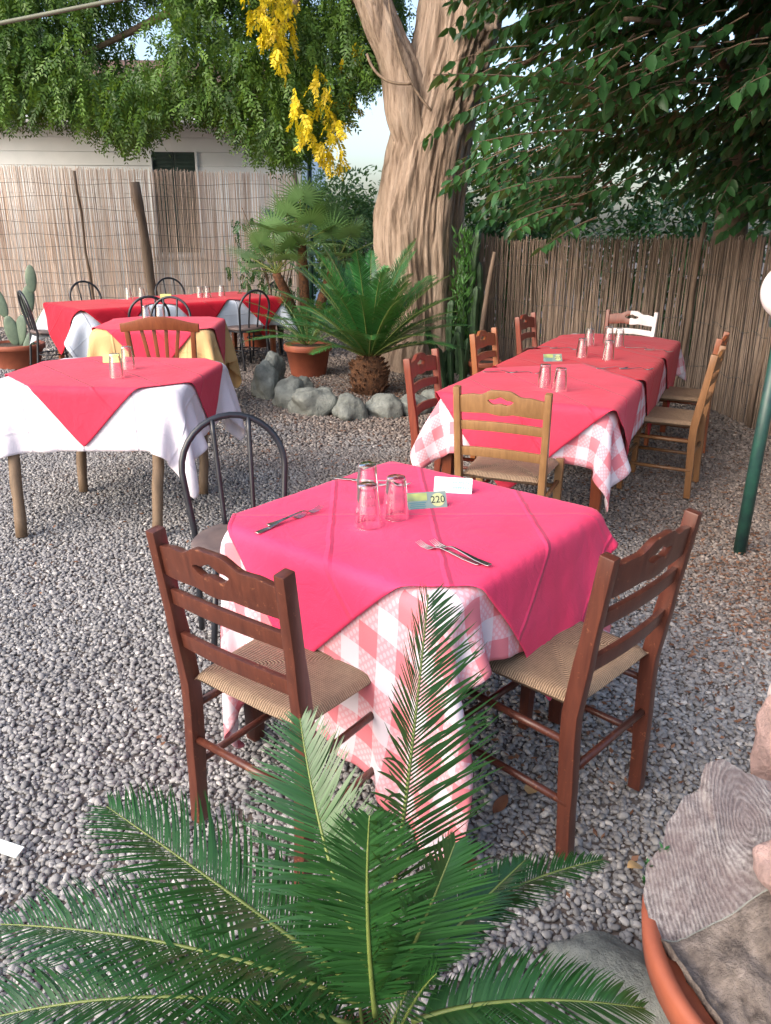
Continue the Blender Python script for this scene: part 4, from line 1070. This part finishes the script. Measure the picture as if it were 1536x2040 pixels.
for i, xx in enumerate((-.86, 0.12, .92)):
    drape('overlay_cloth', M['red'], TF, 1.21, .51, .7535 + .002 * i, (1.15, 1.15), (xx, -.02), R(45), 34, FLb[i], 'red overlay cloths on the far table', seed=14 + i, over=UC, under=.012 + .003 * i, cat='overlay cloth')

# ------------------------------------------------------------------ chairs
def rail(x0, x1, zlo, zhi, bow, yb, thick, lean, hole=None, n=26):
    """curved plate between x0..x1, zlo(f) .. zhi(f); hole = (fa, fb, lowf, highf)"""
    m = MB()
    def col(f, z): x = x0 + (x1 - x0) * f; return x, yb - bow * math.sin(PI * f) + lean * z, z
    segs = []
    fs = [i / n for i in range(n + 1)]
    for i in range(n):
        fa, fb = fs[i], fs[i + 1]
        if hole and hole[0] - 1e-6 <= fa and fb <= hole[1] + 1e-6:
            def hh(f, k):
                t = (f - hole[0]) / (hole[1] - hole[0]); t = min(1, max(0, t)); e = math.sqrt(max(0, 1 - (2 * t - 1) ** 2)) ** .8
                mid = hole[2] + .004 * math.cos((t - .5) * 12); return mid + (hole[3] if k else -hole[3] * .8) * e * (1 + .35 * (k > 0) * math.exp(-((t - .5) * 6) ** 2))
            segs.append((fa, fb, zlo(fa), zlo(fb), hh(fa, 0), hh(fb, 0))); segs.append((fa, fb, hh(fa, 1), hh(fb, 1), zhi(fa), zhi(fb)))
        else: segs.append((fa, fb, zlo(fa), zlo(fb), zhi(fa), zhi(fb)))
    for fa, fb, a0, b0, a1, b1 in segs:
        q = [col(fa, a0), col(fb, b0), col(fb, b1), col(fa, a1)]
        vs = [(x, y - thick / 2, z) for x, y, z in q] + [(x, y + thick / 2, z) for x, y, z in q]
        m.add(vs, [(0, 1, 2, 3), (7, 6, 5, 4), (3, 2, 6, 7), (1, 0, 4, 5)])
        if fa <= 0: m.add([vs[0], vs[3], vs[7], vs[4]], [(0, 1, 2, 3)])
    return m
def ladder_chair(mat, label, hole=True, wtop=.205, H=.875, seatm='rush', seat=True, toprail_mat=None, post_mats=None, cat='chair'):
    """rush seated ladder back chair facing +y"""
    t = empty('wooden_chair', label=label, cat=cat)
    def backy(z): # rear post centre line
        return -.19 - .02 * (1 - z / .45) * (z < .45) - (max(0, z - .42) * .13)
    for s in (-1, 1):
        pts = []; wx = []; wy = []
        for q in range(13):
            z = .012 + (H - .012) * q / 12; x = s * (.188 + (wtop - .188) * z / H)
            pts.append((x, backy(z), z)); wx.append(.034 - .004 * q / 12); wy.append(.044 if .2 < z < .6 else .038)
        pm = M[post_mats[0 if s < 0 else 1]] if post_mats else mat
        MB().beam(pts, wx, wy).build('leg', pm, t, bevel=.005)
        MB().beam([(s * .20, .185, .475), (s * .20, .187, .25), (s * .195, .19, .012)], [.04, .038, .032], [.04, .038, .032]).build('leg', mat, t, bevel=.005)
    zt = H - .012
    def hi(f): 
        g_ = abs(f - .5) * 2; return zt - .014 + .026 * (0.5 + .5 * math.cos(PI * min(1, max(0, (g_ - .18) / .34)))) - .012 * max(0, g_ - .7) / .3
    def lo(f): 
        g_ = abs(f - .5) * 2; return zt - .098 + .006 * math.cos(PI * g_) - .010 * (g_ < .3) * math.cos(g_ / .3 * PI / 2)
    xw = wtop - .014
    rm = M[toprail_mat] if toprail_mat else mat
    o = rail(-xw, xw, lo, hi, .018, backy(zt - .05) + .13 * (zt - .05), .020, -.13, (9 / 26, 17 / 26, zt - .040, .014) if hole else None).build('top_rail', rm, t, bevel=.0035)
    for zc in (.700, .575):
        w_ = xw - .003
        rail(-w_, w_, lambda f: zc - .023 + .008 * math.sin(PI * f), lambda f: zc + .020 + .010 * math.sin(PI * f), .016, backy(zc) + .13 * zc, .016, -.13).build('slat', mat, t, bevel=.003)
    # rush seat: crowned woven pad with rolled edges
    m = MB(); n = 28; V = []
    for side in (1, -1):
        for j in range(n + 1):
            for i in range(n + 1):
                a, b = -1 + 2 * i / n, -1 + 2 * j / n
                hw = .182 + .020 * (b + 1) / 2; x = a * hw; y = b * .195 + .0
                ed = max(abs(a), abs(b)); roll = math.sqrt(max(0, 1 - max(0, (ed - .86) / .14) ** 2))
                z = .455 + side * .018 * roll
                if side > 0: z += .006 * (1 - ed) - .010 * max(0, 1 - abs(abs(a) - abs(b)) / .06) * (.3 + ed * .5) + .002 * math.sin(min(abs(x), abs(y)) * 450)
                V.append((x, y, z))
    k = n + 1; F = [(j * k + i, j * k + i + 1, (j + 1) * k + i + 1, (j + 1) * k + i) for j in range(n) for i in range(n)]
    o2 = (n + 1) ** 2; F += [(o2 + j * k + i, o2 + (j + 1) * k + i, o2 + (j + 1) * k + i + 1, o2 + j * k + i + 1) for j in range(n) for i in range(n)]
    m.add(V, F)
    m.build('seat', M[seatm], t, True)
    for s in (-1, 1):
        MB().tube([(s * .200, -.21, .36), (s * .198, .17, .36)], .0105, 8).build('stretcher', mat, t, True)
        MB().tube([(s * .200, -.21, .185), (s * .198, .17, .185)], .0105, 8).build('stretcher', mat, t, True)
    MB().tube([(-.18, .188, .33), (.18, .188, .33)], .0105, 8).build('stretcher', mat, t, True)
    MB().tube([(-.18, .188, .21), (.18, .188, .21)], .0105, 8).build('stretcher', mat, t, True)
    MB().tube([(-.185, -.20, .27), (.185, -.20, .27)], .0105, 8).build('stretcher', mat, t, True)
    return t
def place(t, x, y, yaw, z=.012, scale=1): t.location = (x, y, z); t.rotation_euler = (0, 0, yaw); t.scale = (scale,) * 3; return t
def recolour(t, mat):
    for c in children(t):
        if c.name.split('.')[0] not in ('seat',): c.data = c.data.copy(); c.data.materials[0] = M[mat]
    return t
GW = 'wooden chairs around the tables'
c0 = ladder_chair(M['wood_dark'], 'worn brown ladder back chair left of the foreground cycad fronds'); c0['group'] = GW
place(c0, -.225, 1.775, -.63)
def dup(src, label, x, y, yaw, mat=None):
    c = copy_tree(src); c['label'] = label; place(c, x, y, yaw)
    if mat: recolour(c, mat)
    return c
dup(c0, 'dark ladder back chair with rush seat under the pink hanging corner, facing left', .455, 1.875, .79)
beige = dup(c0, 'light honey ladder back chair at the near end of the long red table', .60, 3.60, -.40, 'wood_beige')
dup(c0, 'red brown ladder back chair at the left side of the long red table', .42, 4.28, -2.0, 'wood_red')
dup(c0, 'orange wooden chair, second along the left side of the long red table', .88, 5.30, -2.05, 'wood_orange')
dup(c0, 'brown wooden chair farthest along the left side of the long red table', 1.34, 6.35, -2.05, 'wood_red')
dup(c0, 'honey coloured chair seen edge on at the right side of the long red table', 1.72, 4.72, 1.08, 'wood_honey')
dup(c0, 'brown wooden chair behind the honey one, right side of the long table', 2.02, 5.40, 1.08, 'wood_brown')
wc = ladder_chair(M['white_paint'], 'two tone chair, white and reddish, at the far end of the long red table', toprail_mat='white_paint', post_mats=('white_paint', 'wood_red')); wc['group'] = GW
tr_ = [c for c in children(wc) if c.name.startswith('top_rail')][0]; tr_.data.materials.append(M['wood_red'])
for p_ in tr_.data.polygons: p_.material_index = 1 if p_.center.x > .02 else 0
place(wc, 1.95, 6.62, 2.56)
def slat_chair(label):
    t = empty('wooden_chair', label=label, cat='chair'); mat = M['wood_brown']; H = .95
    def by(z): return -.19 - .02 * (z < .45) * (1 - z / .45) - max(0, z - .45) * .16
    for s in (-1, 1):
        MB().beam([(s * (.18 + .045 * q / 10), by(.012 + .87 * q / 10), .012 + .87 * q / 10) for q in range(11)], .032, .036).build('leg', mat, t, bevel=.006)
        MB().beam([(s * .19, .19, .44), (s * .185, .195, .012)], [.04, .03], [.04, .03]).build('leg', mat, t, bevel=.005)
    rail(-.265, .265, lambda f: .845 + .02 * math.sin(PI * f), lambda f: .905 + .050 * math.sin(PI * f) ** 1.5, .03, by(.88) + .16 * .88, .028, -.16).build('top_rail', mat, t, bevel=.008)
    rail(-.19, .19, lambda f: .50, lambda f: .535, .01, by(.52) + .16 * .52, .02, -.16).build('rail', mat, t, bevel=.003)
    for k in range(4):
        x0, x1 = (-.085 + .057 * k), (-.125 + .083 * k)
        MB().beam([(x0 + (x1 - x0) * q ** 1.6, by(.52 + .34 * q) - .012 * math.sin(PI * q), .52 + .34 * q) for q in [i / 8 for i in range(9)]], .024, .012).build('splat', mat, t, bevel=.002)
    MB().box((0, 0, .45), (.42, .41, .03)).build('seat', M['wood_brown'], t, bevel=.01)
    for s in (-1, 1): MB().tube([(s * .188, -.2, .2), (s * .188, .18, .2)], .011, 8).build('stretcher', mat, t, True)
    return t
sc = slat_chair('brown slat back chair with curved crest behind the left table'); sc['group'] = GW; place(sc, -1.56, 5.68, .04)
def bistro_chair(label, H=.87):
    t = empty('metal_chair', label=label, cat='chair'); mat = M['black_metal']
    ww = .195
    def hoop(w_, top, r, zb):
        pts = []
        for q in range(9): z = zb + (top - w_ - zb) * q / 9; pts.append((-w_ * (.86 + .14 * min(1, max(0, (z - .42) / .25))), z))
        for q in range(17): a = PI - PI * q / 16; pts.append((w_ * math.cos(a), top - w_ + w_ * math.sin(a)))
        for q in range(9): z = zb + (top - w_ - zb) * (8 - q) / 9; pts.append((w_ * (.86 + .14 * min(1, max(0, (z - .42) / .25))), z))
        return [Vector((x, -.17 - max(0, z - .45) * .20 - max(0, .45 - z) * .12, z)) for x, z in pts]
    MB().tube(hoop(ww, H, .0125, .012), .0125, 10).build('back_hoop', mat, t, True)
    for x in (-.065, .065):
        zt = H - ww + math.sqrt(ww * ww - (x * 1.05) ** 2)
        MB().tube([Vector((x * (.85 + .2 * q / 8), -.165 - max(0, .45 + (zt - .45) * q / 8 - .45) * .20, .45 + (zt - .45) * q / 8)) for q in range(9)], .0095, 8).build('spindle', mat, t, True)
    MB().lathe([(.005, .435), (.195, .435), (.205, .445), (.205, .458), (.195, .468), (.15, .472), (.005, .47)], 32).build('seat', M['seat_grey'], t, True)
    MB().lathe([(.185, .415), (.198, .425), (.185, .434), (.175, .425), (.185, .415)], 28).build('seat_ring', mat, t, True)
    for s in (-1, 1): MB().tube([(s * .14, .13, .43), (s * .16, .16, .25), (s * .185, .19, .012)], .0115, 8).build('leg', mat, t, True)
    MB().lathe([(.150, .205), (.157, .212), (.150, .219), (.143, .212), (.150, .205)], 24).build('leg_ring', mat, t, True)
    return t
GB = 'black metal bistro chairs'
b0 = bistro_chair('black metal hoop back chair behind the foreground table'); b0['group'] = GB
place(b0, -.50, 2.64, 3.5)
for lb_, x, y, yaw in (('leftmost black metal chair, at the left end of the far table', -3.62, 8.55, -.95),
                       ('black metal chair behind the far table, nearer the left edge', -3.55, 9.75, -2.35),
                       ('black metal chair behind the far table below the shuttered window', -2.75, 10.5, -2.55),
                       ('taller looking black hoop chair right behind the slat back chair', -2.45, 8.12, .45),
                       ('lower black hoop chair at the yellow clothed table, behind its tumblers', -2.13, 7.62, 3.1),
                       ('black metal chair at the right end of far table, in front of cycad tips', -1.60, 8.95, .75),
                       ('black metal chair farthest right at the far table, half behind another', -1.60, 9.95, 2.2)):
    c = copy_tree(b0); c['label'] = lb_; place(c, x, y, yaw)

# ------------------------------------------------------------------ things on the tables
def tumbler(label, x, y, z, s=1.16):
    m = MB(); m.lathe([(.0005, .108), (.022, .108), (.0235, .106), (.0245, .098), (.0345, .004), (.0350, .0), (.0335, .0), (.0325, .004), (.0230, .094), (.021, .0965), (.0005, .0968)], 28)
    o = m.build('glass_tumbler', M['glass'], None, True); o.location = (x, y, z); o.scale = (s, s, s); tag(o, label, 'glass', 'upside down glass tumblers'); return o
zt = .7585
tumbler('nearest upturned tumbler on the pink cloth', -.050, 2.05, zt); tumbler('upturned tumbler closest to the 220 card', .030, 2.12, zt); tumbler('rear upturned tumbler of three on the pink cloth', -.055, 2.245, zt)
g0 = bpy.data.objects['glass_tumbler']
def tum(label, x, y, z): o = g0.copy(); C.objects.link(o); o.location = (x, y, z); o['label'] = label
zr = h_r + .0125
for lb_, x, y in (('left upturned tumbler of the near pair on the long red table', .84, 4.14), ('right upturned tumbler of the near pair on the long red table', .90, 4.03),
                  ('front left tumbler of the group farther along the long red table', 1.28, 5.17), ('front right tumbler of the group farther along the long red table', 1.43, 5.08),
                  ('leftmost back tumbler on the long red table', 1.46, 5.72), ('middle back tumbler on the long red table', 1.63, 5.84), ('rightmost back tumbler on the long red table', 1.67, 5.70)): tum(lb_, x, y, zr)
for lb_, x, y in (('front tumbler on the left white clothed table', -1.42, 4.10), ('rear tumbler on the left white clothed table', -1.44, 4.36)): tum(lb_, x, y, .791)
for lb_, x, y in (('left tumbler on the yellow clothed table', -2.09, 6.95), ('right tumbler on the yellow clothed table', -1.96, 6.92)): tum(lb_, x, y, .7615)
for lb_, x, y in (('left tumbler of the left pair on the far table', -2.85, 8.9), ('right tumbler of the left pair on the far table', -2.72, 8.95), ('left one of the tumblers on the right half of the far table', -2.13, 9.2), ('tumbler touching its neighbour on the right half of the far table', -2.05, 9.22), ('rightmost tumbler on the far table', -1.93, 9.42)): tum(lb_, x, y, .7625)
def fork_mb():
    m = MB(); V = []
    prof = [(-.095, .0075, .004), (-.088, .0095, .003), (-.05, .0075, .004), (0, .0045, .010), (.03, .0035, .013), (.045, .0045, .010), (.056, .0095, .004), (.064, .0115, .002), (.066, .0115, .002)]
    n = len(prof)
    for x, w_, z in prof: V += [(x, -w_, z), (x, w_, z), (x, w_, z + .0018), (x, -w_, z + .0018)]
    F = [(3, 2, 1, 0), tuple((n - 1) * 4 + k for k in range(4))]
    for i in range(n - 1):
        for k in range(4): F.append((i * 4 + k, i * 4 + (k + 1) % 4, (i + 1) * 4 + (k + 1) % 4, (i + 1) * 4 + k))
    m.add(V, F)
    for k in range(4):
        y = -.0096 + k * .0064
        m.beam([(.064, y, .003), (.085, y, .0045), (.105, y, .012)], [.0032, .003, .0018], [.0018, .0018, .0015], Vector((0, 1, 0)))
    return m
fk0 = fork_mb().build('fork', M['steel'], None, bevel=.0005, seg=1); tag(fk0, 'steel fork nearest the left edge of the pink cloth', 'fork', 'steel forks lying on the cloths')
fk0.location = (-.295, 2.055, zt + .001); fk0.rotation_euler = (0, 0, .92)
def fk(label, x, y, z, a, tilt=0): o = fk0.copy(); C.objects.link(o); o.location = (x, y, z); o.rotation_euler = (0, tilt, a); o['label'] = label
fk('steel fork resting across the first one left of the tumblers', -.262, 2.095, zt + .006, .80)
fk('upper steel fork of the crossed pair at the front right of pink cloth', .165, 1.845, zt + .001, -.72 + PI)
fk('lower steel fork of the crossed pair at the front right of pink cloth', .195, 1.835, zt + .006, -.82 + PI)
fk('steel fork behind the rear tumbler, prongs to the right', -.085, 2.445, zt + .001, -.45)
fk('steel fork half hidden behind the tumblers near the folded card', -.02, 2.42, zt + .006, -.30)
for i, (x, y, a, lb_) in enumerate(((.66, 4.575, -.1, 'left fork on the near left of long red table'), (.79, 4.56, -.2, 'right fork on the near left of long red table'), (1.10, 5.58, -.15, 'left fork behind the green card of long red table'), (1.24, 5.53, -.3, 'right fork behind the green card of long red table'),
                                    (1.78, 5.58, -.5, 'left fork near the far right corner of long red table'), (1.88, 5.47, -.6, 'right fork near the far right corner of long red table'), (1.36, 4.74, 0.1, 'left fork on the right side of long red table'), (1.50, 4.72, -.1, 'right fork on the right side of long red table'))):
    fk(lb_, x, y, zr + .001, a)
def text(parent, s, size, mat, loc, rot, name='lettering', ext=.0002):
    c = bpy.data.curves.new(name, 'FONT'); c.body = s; c.size = size; c.extrude = ext; c.align_x = 'CENTER'; c.align_y = 'CENTER'; c.resolution_u = 3
    ob = bpy.data.objects.new(name, c); C.objects.link(ob); bpy.context.view_layer.update()
    me = bpy.data.meshes.new_from_object(ob); bpy.data.objects.remove(ob)
    o = link(name, me, mat, parent, False); me.materials.clear(); me.materials.append(mat); o.location = loc; o.rotation_euler = rot; return o
def number_card(label, x, y, z, yaw, num, s=1.0):
    """small card leaning back, printed with the table number"""
    t = empty('number_card', (x, y, z), yaw, label, 'card'); t.scale = (s, s, s)
    tl = R(62)
    card = MB().box((0, 0, .02), (.098, .0012, .042)).build('panel', M['card_grey'], t); card.rotation_euler = (-(PI / 2 - tl), 0, 0)
    MB().box((0, .024, .006), (.09, .001, .026), Matrix.Rotation(.45, 3, 'X')).build('rear_flap', M['card_grey'], t)
    e = MB(); e.add([(.0275 + .017 * math.cos(a), -.0011, .021 + .016 * math.sin(a)) for a in [2 * PI * k / 24 for k in range(24)]], [tuple(range(24))]); e.build('oval', M['oval_pale'], card)
    text(card, num, .0235, M['ink'], (.0275, -.0014, .021), (PI / 2, 0, 0))
    b = MB()
    for k in range(4): b.box((-.022, -.0010, .0165 - .0045 * k), (.040 - .006 * (k % 2), .0006, .0016))
    b.build('print_line', M['ink_blue'], card)
    b = MB(); b.box((-.022, -.0009, .030), (.048, .0004, .018)); b.build('print_field', M['card'], card)
    return t
number_card('green and yellow card printed 220 beside the tumblers', .125, 2.195, zt, .22, '220', 1.28)
number_card('green and yellow card printed 219 on the long red table', 1.06, 5.00, zr, .15, '219', 1.25)
def tent_card(label, x, y, z, yaw, mat, s=1.0, scr=True):
    t = empty('folded_card', (x, y, z), yaw, label, 'card'); t.scale = (s, s, s)
    m = MB(); V = [(-.06, -.018, 0), (.06, -.018, 0), (.06, 0, .048), (-.06, 0, .048), (.06, .02, .0), (-.06, .02, 0)]
    m.add(V, [(0, 1, 2, 3), (3, 2, 4, 5)]); o = m.build('panel', mat, t); sd_ = o.modifiers.new('s', 'SOLIDIFY'); sd_.thickness = .0008
    if scr:
        q_ = random.Random(4); k = MB(); rx = Matrix.Rotation(-R(20.5), 3, 'X')
        for row in range(2):
            for j in range(7):   # loose illegible pen strokes, as faint as in the photograph
                z = .033 - .015 * row; x = .002 + j * .0075 + q_.uniform(-.001, .001)
                k.box((x, -.018 + z * .375 - .0012, z), (.0010, .0004, .008), rx @ Matrix.Rotation(q_.uniform(-.7, .7), 3, 'Y'))
                k.box((x + .002, -.018 + z * .375 - .0012, z + .002), (.0010, .0004, .005), rx @ Matrix.Rotation(q_.uniform(.8, 2.2), 3, 'Y'))
        k.build('pen_stroke', M['ink_pale'], t)
        k = MB(); k.box((.026, -.018 + .024 * .375 - .0007, .024), (.062, .0004, .040), rx); k.build('blue_field', M['field_blue'], t)
    return t
tent_card('folded white card with faint pale blue writing behind the 220 card', .215, 2.36, zt, -.18, M['paper'])
tent_card('yellow card behind the tumblers on the left white table', -1.60, 4.60, .79, .1, M['card_yellow'], 1.0, False)
tent_card('pale yellow card on the far table between the tumblers', -2.50, 9.1, .762, .2, M['card_yellow'], 1.0, False)

# ------------------------------------------------------------------ lamp post, cable
t = empty('lamp_post', (1.80, 3.66, 0), 0, 'green metal post with a white globe lamp at the right edge', 'lamp')
MB().tube([(0, 0, -.02), (.004, 0, .6), (.012, 0, 1.14)], [.031, .030, .029], 16).build('pole', M['green_paint'], t, True)
MB().lathe([(.04, 1.12), (.055, 1.13), (.055, 1.16), (.035, 1.17)], 20, (.012, 0, 0)).build('collar', M['green_paint'], t, True)
MB().lathe([(.001 + .135 * math.sin(PI * k / 24), .135 - .135 * math.cos(PI * k / 24) + 1.155) for k in range(25)], 32, (.035, 0, 0)).build('globe', M['globe'], t, True)
o = MB().tube([(-2.2, 4.0, 2.31), (-1.73, 4.0, 2.385), (-1.2, 4.0, 2.478), (-.6, 4.0, 2.60)], .009, 8).build('cable', M['cable'], None, True); tag(o, 'taut grey cable crossing the top left corner under the leaves', 'cable')

# ------------------------------------------------------------------ terracotta pot with stones, right foreground
t = empty('foreground_pot', (.825, 1.02, 0), 0, 'terracotta pot at the right foreground edge holding the big ringed stone', 'pot')
m = MB(); m.lathe([(.05, 0), (.22, 0), (.225, .01), (.315, .285), (.335, .285), (.345, .29), (.352, .345), (.345, .356), (.33, .355), (.315, .33), (.02, .32)], 64); m.build('pot', M['terracotta'], t, True)
MB().lathe([(.01, .325), (.318, .322)], 32).build('soil', M['soil'], t)
def ring_stone():
    # outline of the split face (world), lower left -> around; a tilted slab with rough underside
    O_ = Vector((.66, 1.12, .45))
    face = [(.500, 1.075, .335), (.487, 1.12, .375), (.50, 1.16, .42), (.535, 1.18, .455), (.545, 1.205, .475), (.585, 1.235, .52), (.612, 1.24, .525), (.628, 1.262, .575), (.665, 1.27, .58), (.71, 1.26, .555), (.76, 1.25, .54), (.82, 1.24, .55), (.84, 1.18, .52), (.80, 1.12, .48), (.73, 1.10, .45), (.675, 1.09, .415), (.635, 1.08, .385), (.60, 1.075, .368), (.55, 1.065, .343), (.525, 1.063, .335)]
    face = [Vector(p) - O_ for p in face]; c = sum(face, Vector()) / len(face)
    nrm = Vector((-.35, -.62, .70)).normalized()
    V = [c + nrm * .012]; F = []; n = len(face); rings = 9
    # subdivide outline
    out = []
    for i in range(n):
        for q in range(4): out.append(face[i].lerp(face[(i + 1) % n], q / 4) + Vector((noise.noise(face[i] * 30 + Vector((q, 0, 0))) * .004, 0, noise.noise(face[i] * 25 + Vector((0, q, 0))) * .004)))
    N_ = len(out)
    for r_ in range(1, rings + 1):
        f = r_ / rings
        for p in out:
            q = c.lerp(p, f); q = q + nrm * (.012 * (1 - f * f) + .008 * noise.noise(q * 14) * (1 - f ** 6)); V.append(q)
    for k in range(N_): F.append((0, 1 + k, 1 + (k + 1) % N_))
    for r_ in range(rings - 1):
        for k in range(N_): a = 1 + r_ * N_; F.append((a + k, a + N_ + k, a + N_ + (k + 1) % N_, a + (k + 1) % N_))
    m = MB(); m.add(V, F)
    me = m.build('ring_stone', M['ring_stone'], None, True)
    # rough broken body under the face
    V = []; F = []; rows = 14
    for r_ in range(rows + 1):
        f = r_ / rows
        for p in out:
            drop = Vector((.10 * f, -.035 * f + .02 * f * f, -.26 * f)); q = p + drop
            q = (c + drop).lerp(q, 1.0 - .30 * f ** 2)
            nn = noise.noise(q * 16) * .022 + noise.noise(q * 45) * .009 + noise.noise(q * 6) * .03
            q = q + (q - c - drop).normalized() * nn * min(1, f * 6) - (nrm * .002 if r_ == 0 else Vector())
            V.append(q)
    for r_ in range(rows):
        for k in range(N_): F.append((r_ * N_ + k, (r_ + 1) * N_ + k, (r_ + 1) * N_ + (k + 1) % N_, r_ * N_ + (k + 1) % N_))
    b = MB(); b.add(V, F); b.build('rough_underside', M['rock_rough'], me, True)
    E_ = [out[k] for k in list(range(N_ - 36, N_)) + [0, 1, 2]]; V = []; F = []
    path = [(0, 0, 0), (.010, -.05, .010), (.028, -.11, .01), (.052, -.18, -.0), (.075, -.24, -.03), (.08, -.26, -.08), (.08, -.22, -.14), (.07, -.12, -.15)]
    pth = [Vector(q) for q in path]; rows = 28
    for r_ in range(rows + 1):
        x = r_ / rows * (len(pth) - 1); i0 = min(int(x), len(pth) - 2); dd = pth[i0].lerp(pth[i0 + 1], x - i0)
        for p in E_:
            q = p + dd; nn = .028 * noise.noise(q * 13) + .020 * noise.noise(q * 34) + .012 * noise.noise(q * 80)
            V.append(q + Vector((-.2, -.3, .9)) * (nn * min(1, r_ / 3)))
    ne = len(E_)
    for r_ in range(rows):
        for k in range(ne - 1): F.append((r_ * ne + k, r_ * ne + k + 1, (r_ + 1) * ne + k + 1, (r_ + 1) * ne + k))
    fb_ = MB(); fb_.add(V, F); fb_.build('rough_front', M['rock_rough'], me, True)
    rim = MB(); rim.tube([out[k] + nrm * -.001 for k in list(range(N_ - 34, N_)) + [0, 1, 2]], .0022, 6); rim.build('pale_edge', M['rock'], me, True)
    me.location = O_; tag(me, 'big grey purple stone with fine growth rings resting in the foreground pot', 'stone')
ring_stone()
o = boulder('pink_stone', (.765, 1.075, .475), (.095, .075, .075), 31, M['rock_pink'], 'smooth pink stone lying on the ringed stone at right edge', 'stone', amp=.12)
o = boulder('pale_stone', (.86, 1.40, .52), (.07, .06, .14), 33, M['rock_pink'], 'pinkish upright stone behind the ringed stone at right edge', 'stone', amp=.2)
o = boulder('white_stone', (.86, 1.42, .63), (.045, .04, .045), 35, M['rock_white'], 'small white stone on top of the upright pinkish stone', 'stone', amp=.2)
o = boulder('grey_stone', (.50, 1.21, .03), (.10, .15, .09), 37, M['rock'], 'pale grey stone on the gravel beside the foreground pot', 'stone', amp=.10)
t = empty('succulent', (.53, 1.16, .32), 0, 'small scaly green succulent sprig at the pot rim', 'plant')
for dx, dy, hh, ln in ((0, 0, .10, -.25), (.015, .01, .13, -.1), (-.005, -.015, .075, -.35), (.02, .0, .08, .1)):
    gg = np.random.default_rng(int(hh * 1000)); n = 160; zz = gg.uniform(0, hh, n); a = gg.uniform(0, 6.28, n); rr = .009 * (1 - zz / hh * .7)
    P = np.stack([dx + ln * zz + rr * np.cos(a) * .3, dy + rr * np.sin(a) * .3, zz], 1)
    V, F, T = small_leaf_arrays(P, np.stack([np.cos(a), np.sin(a), np.full(n, .9)], 1), np.stack([np.cos(a), np.sin(a), np.full(n, -.5)], 1), np.full(n, .014), np.full(n, .006), gg.random(n) * .7)
    np_mesh('sprig', V, F, T, M['cycad_mid'], t)
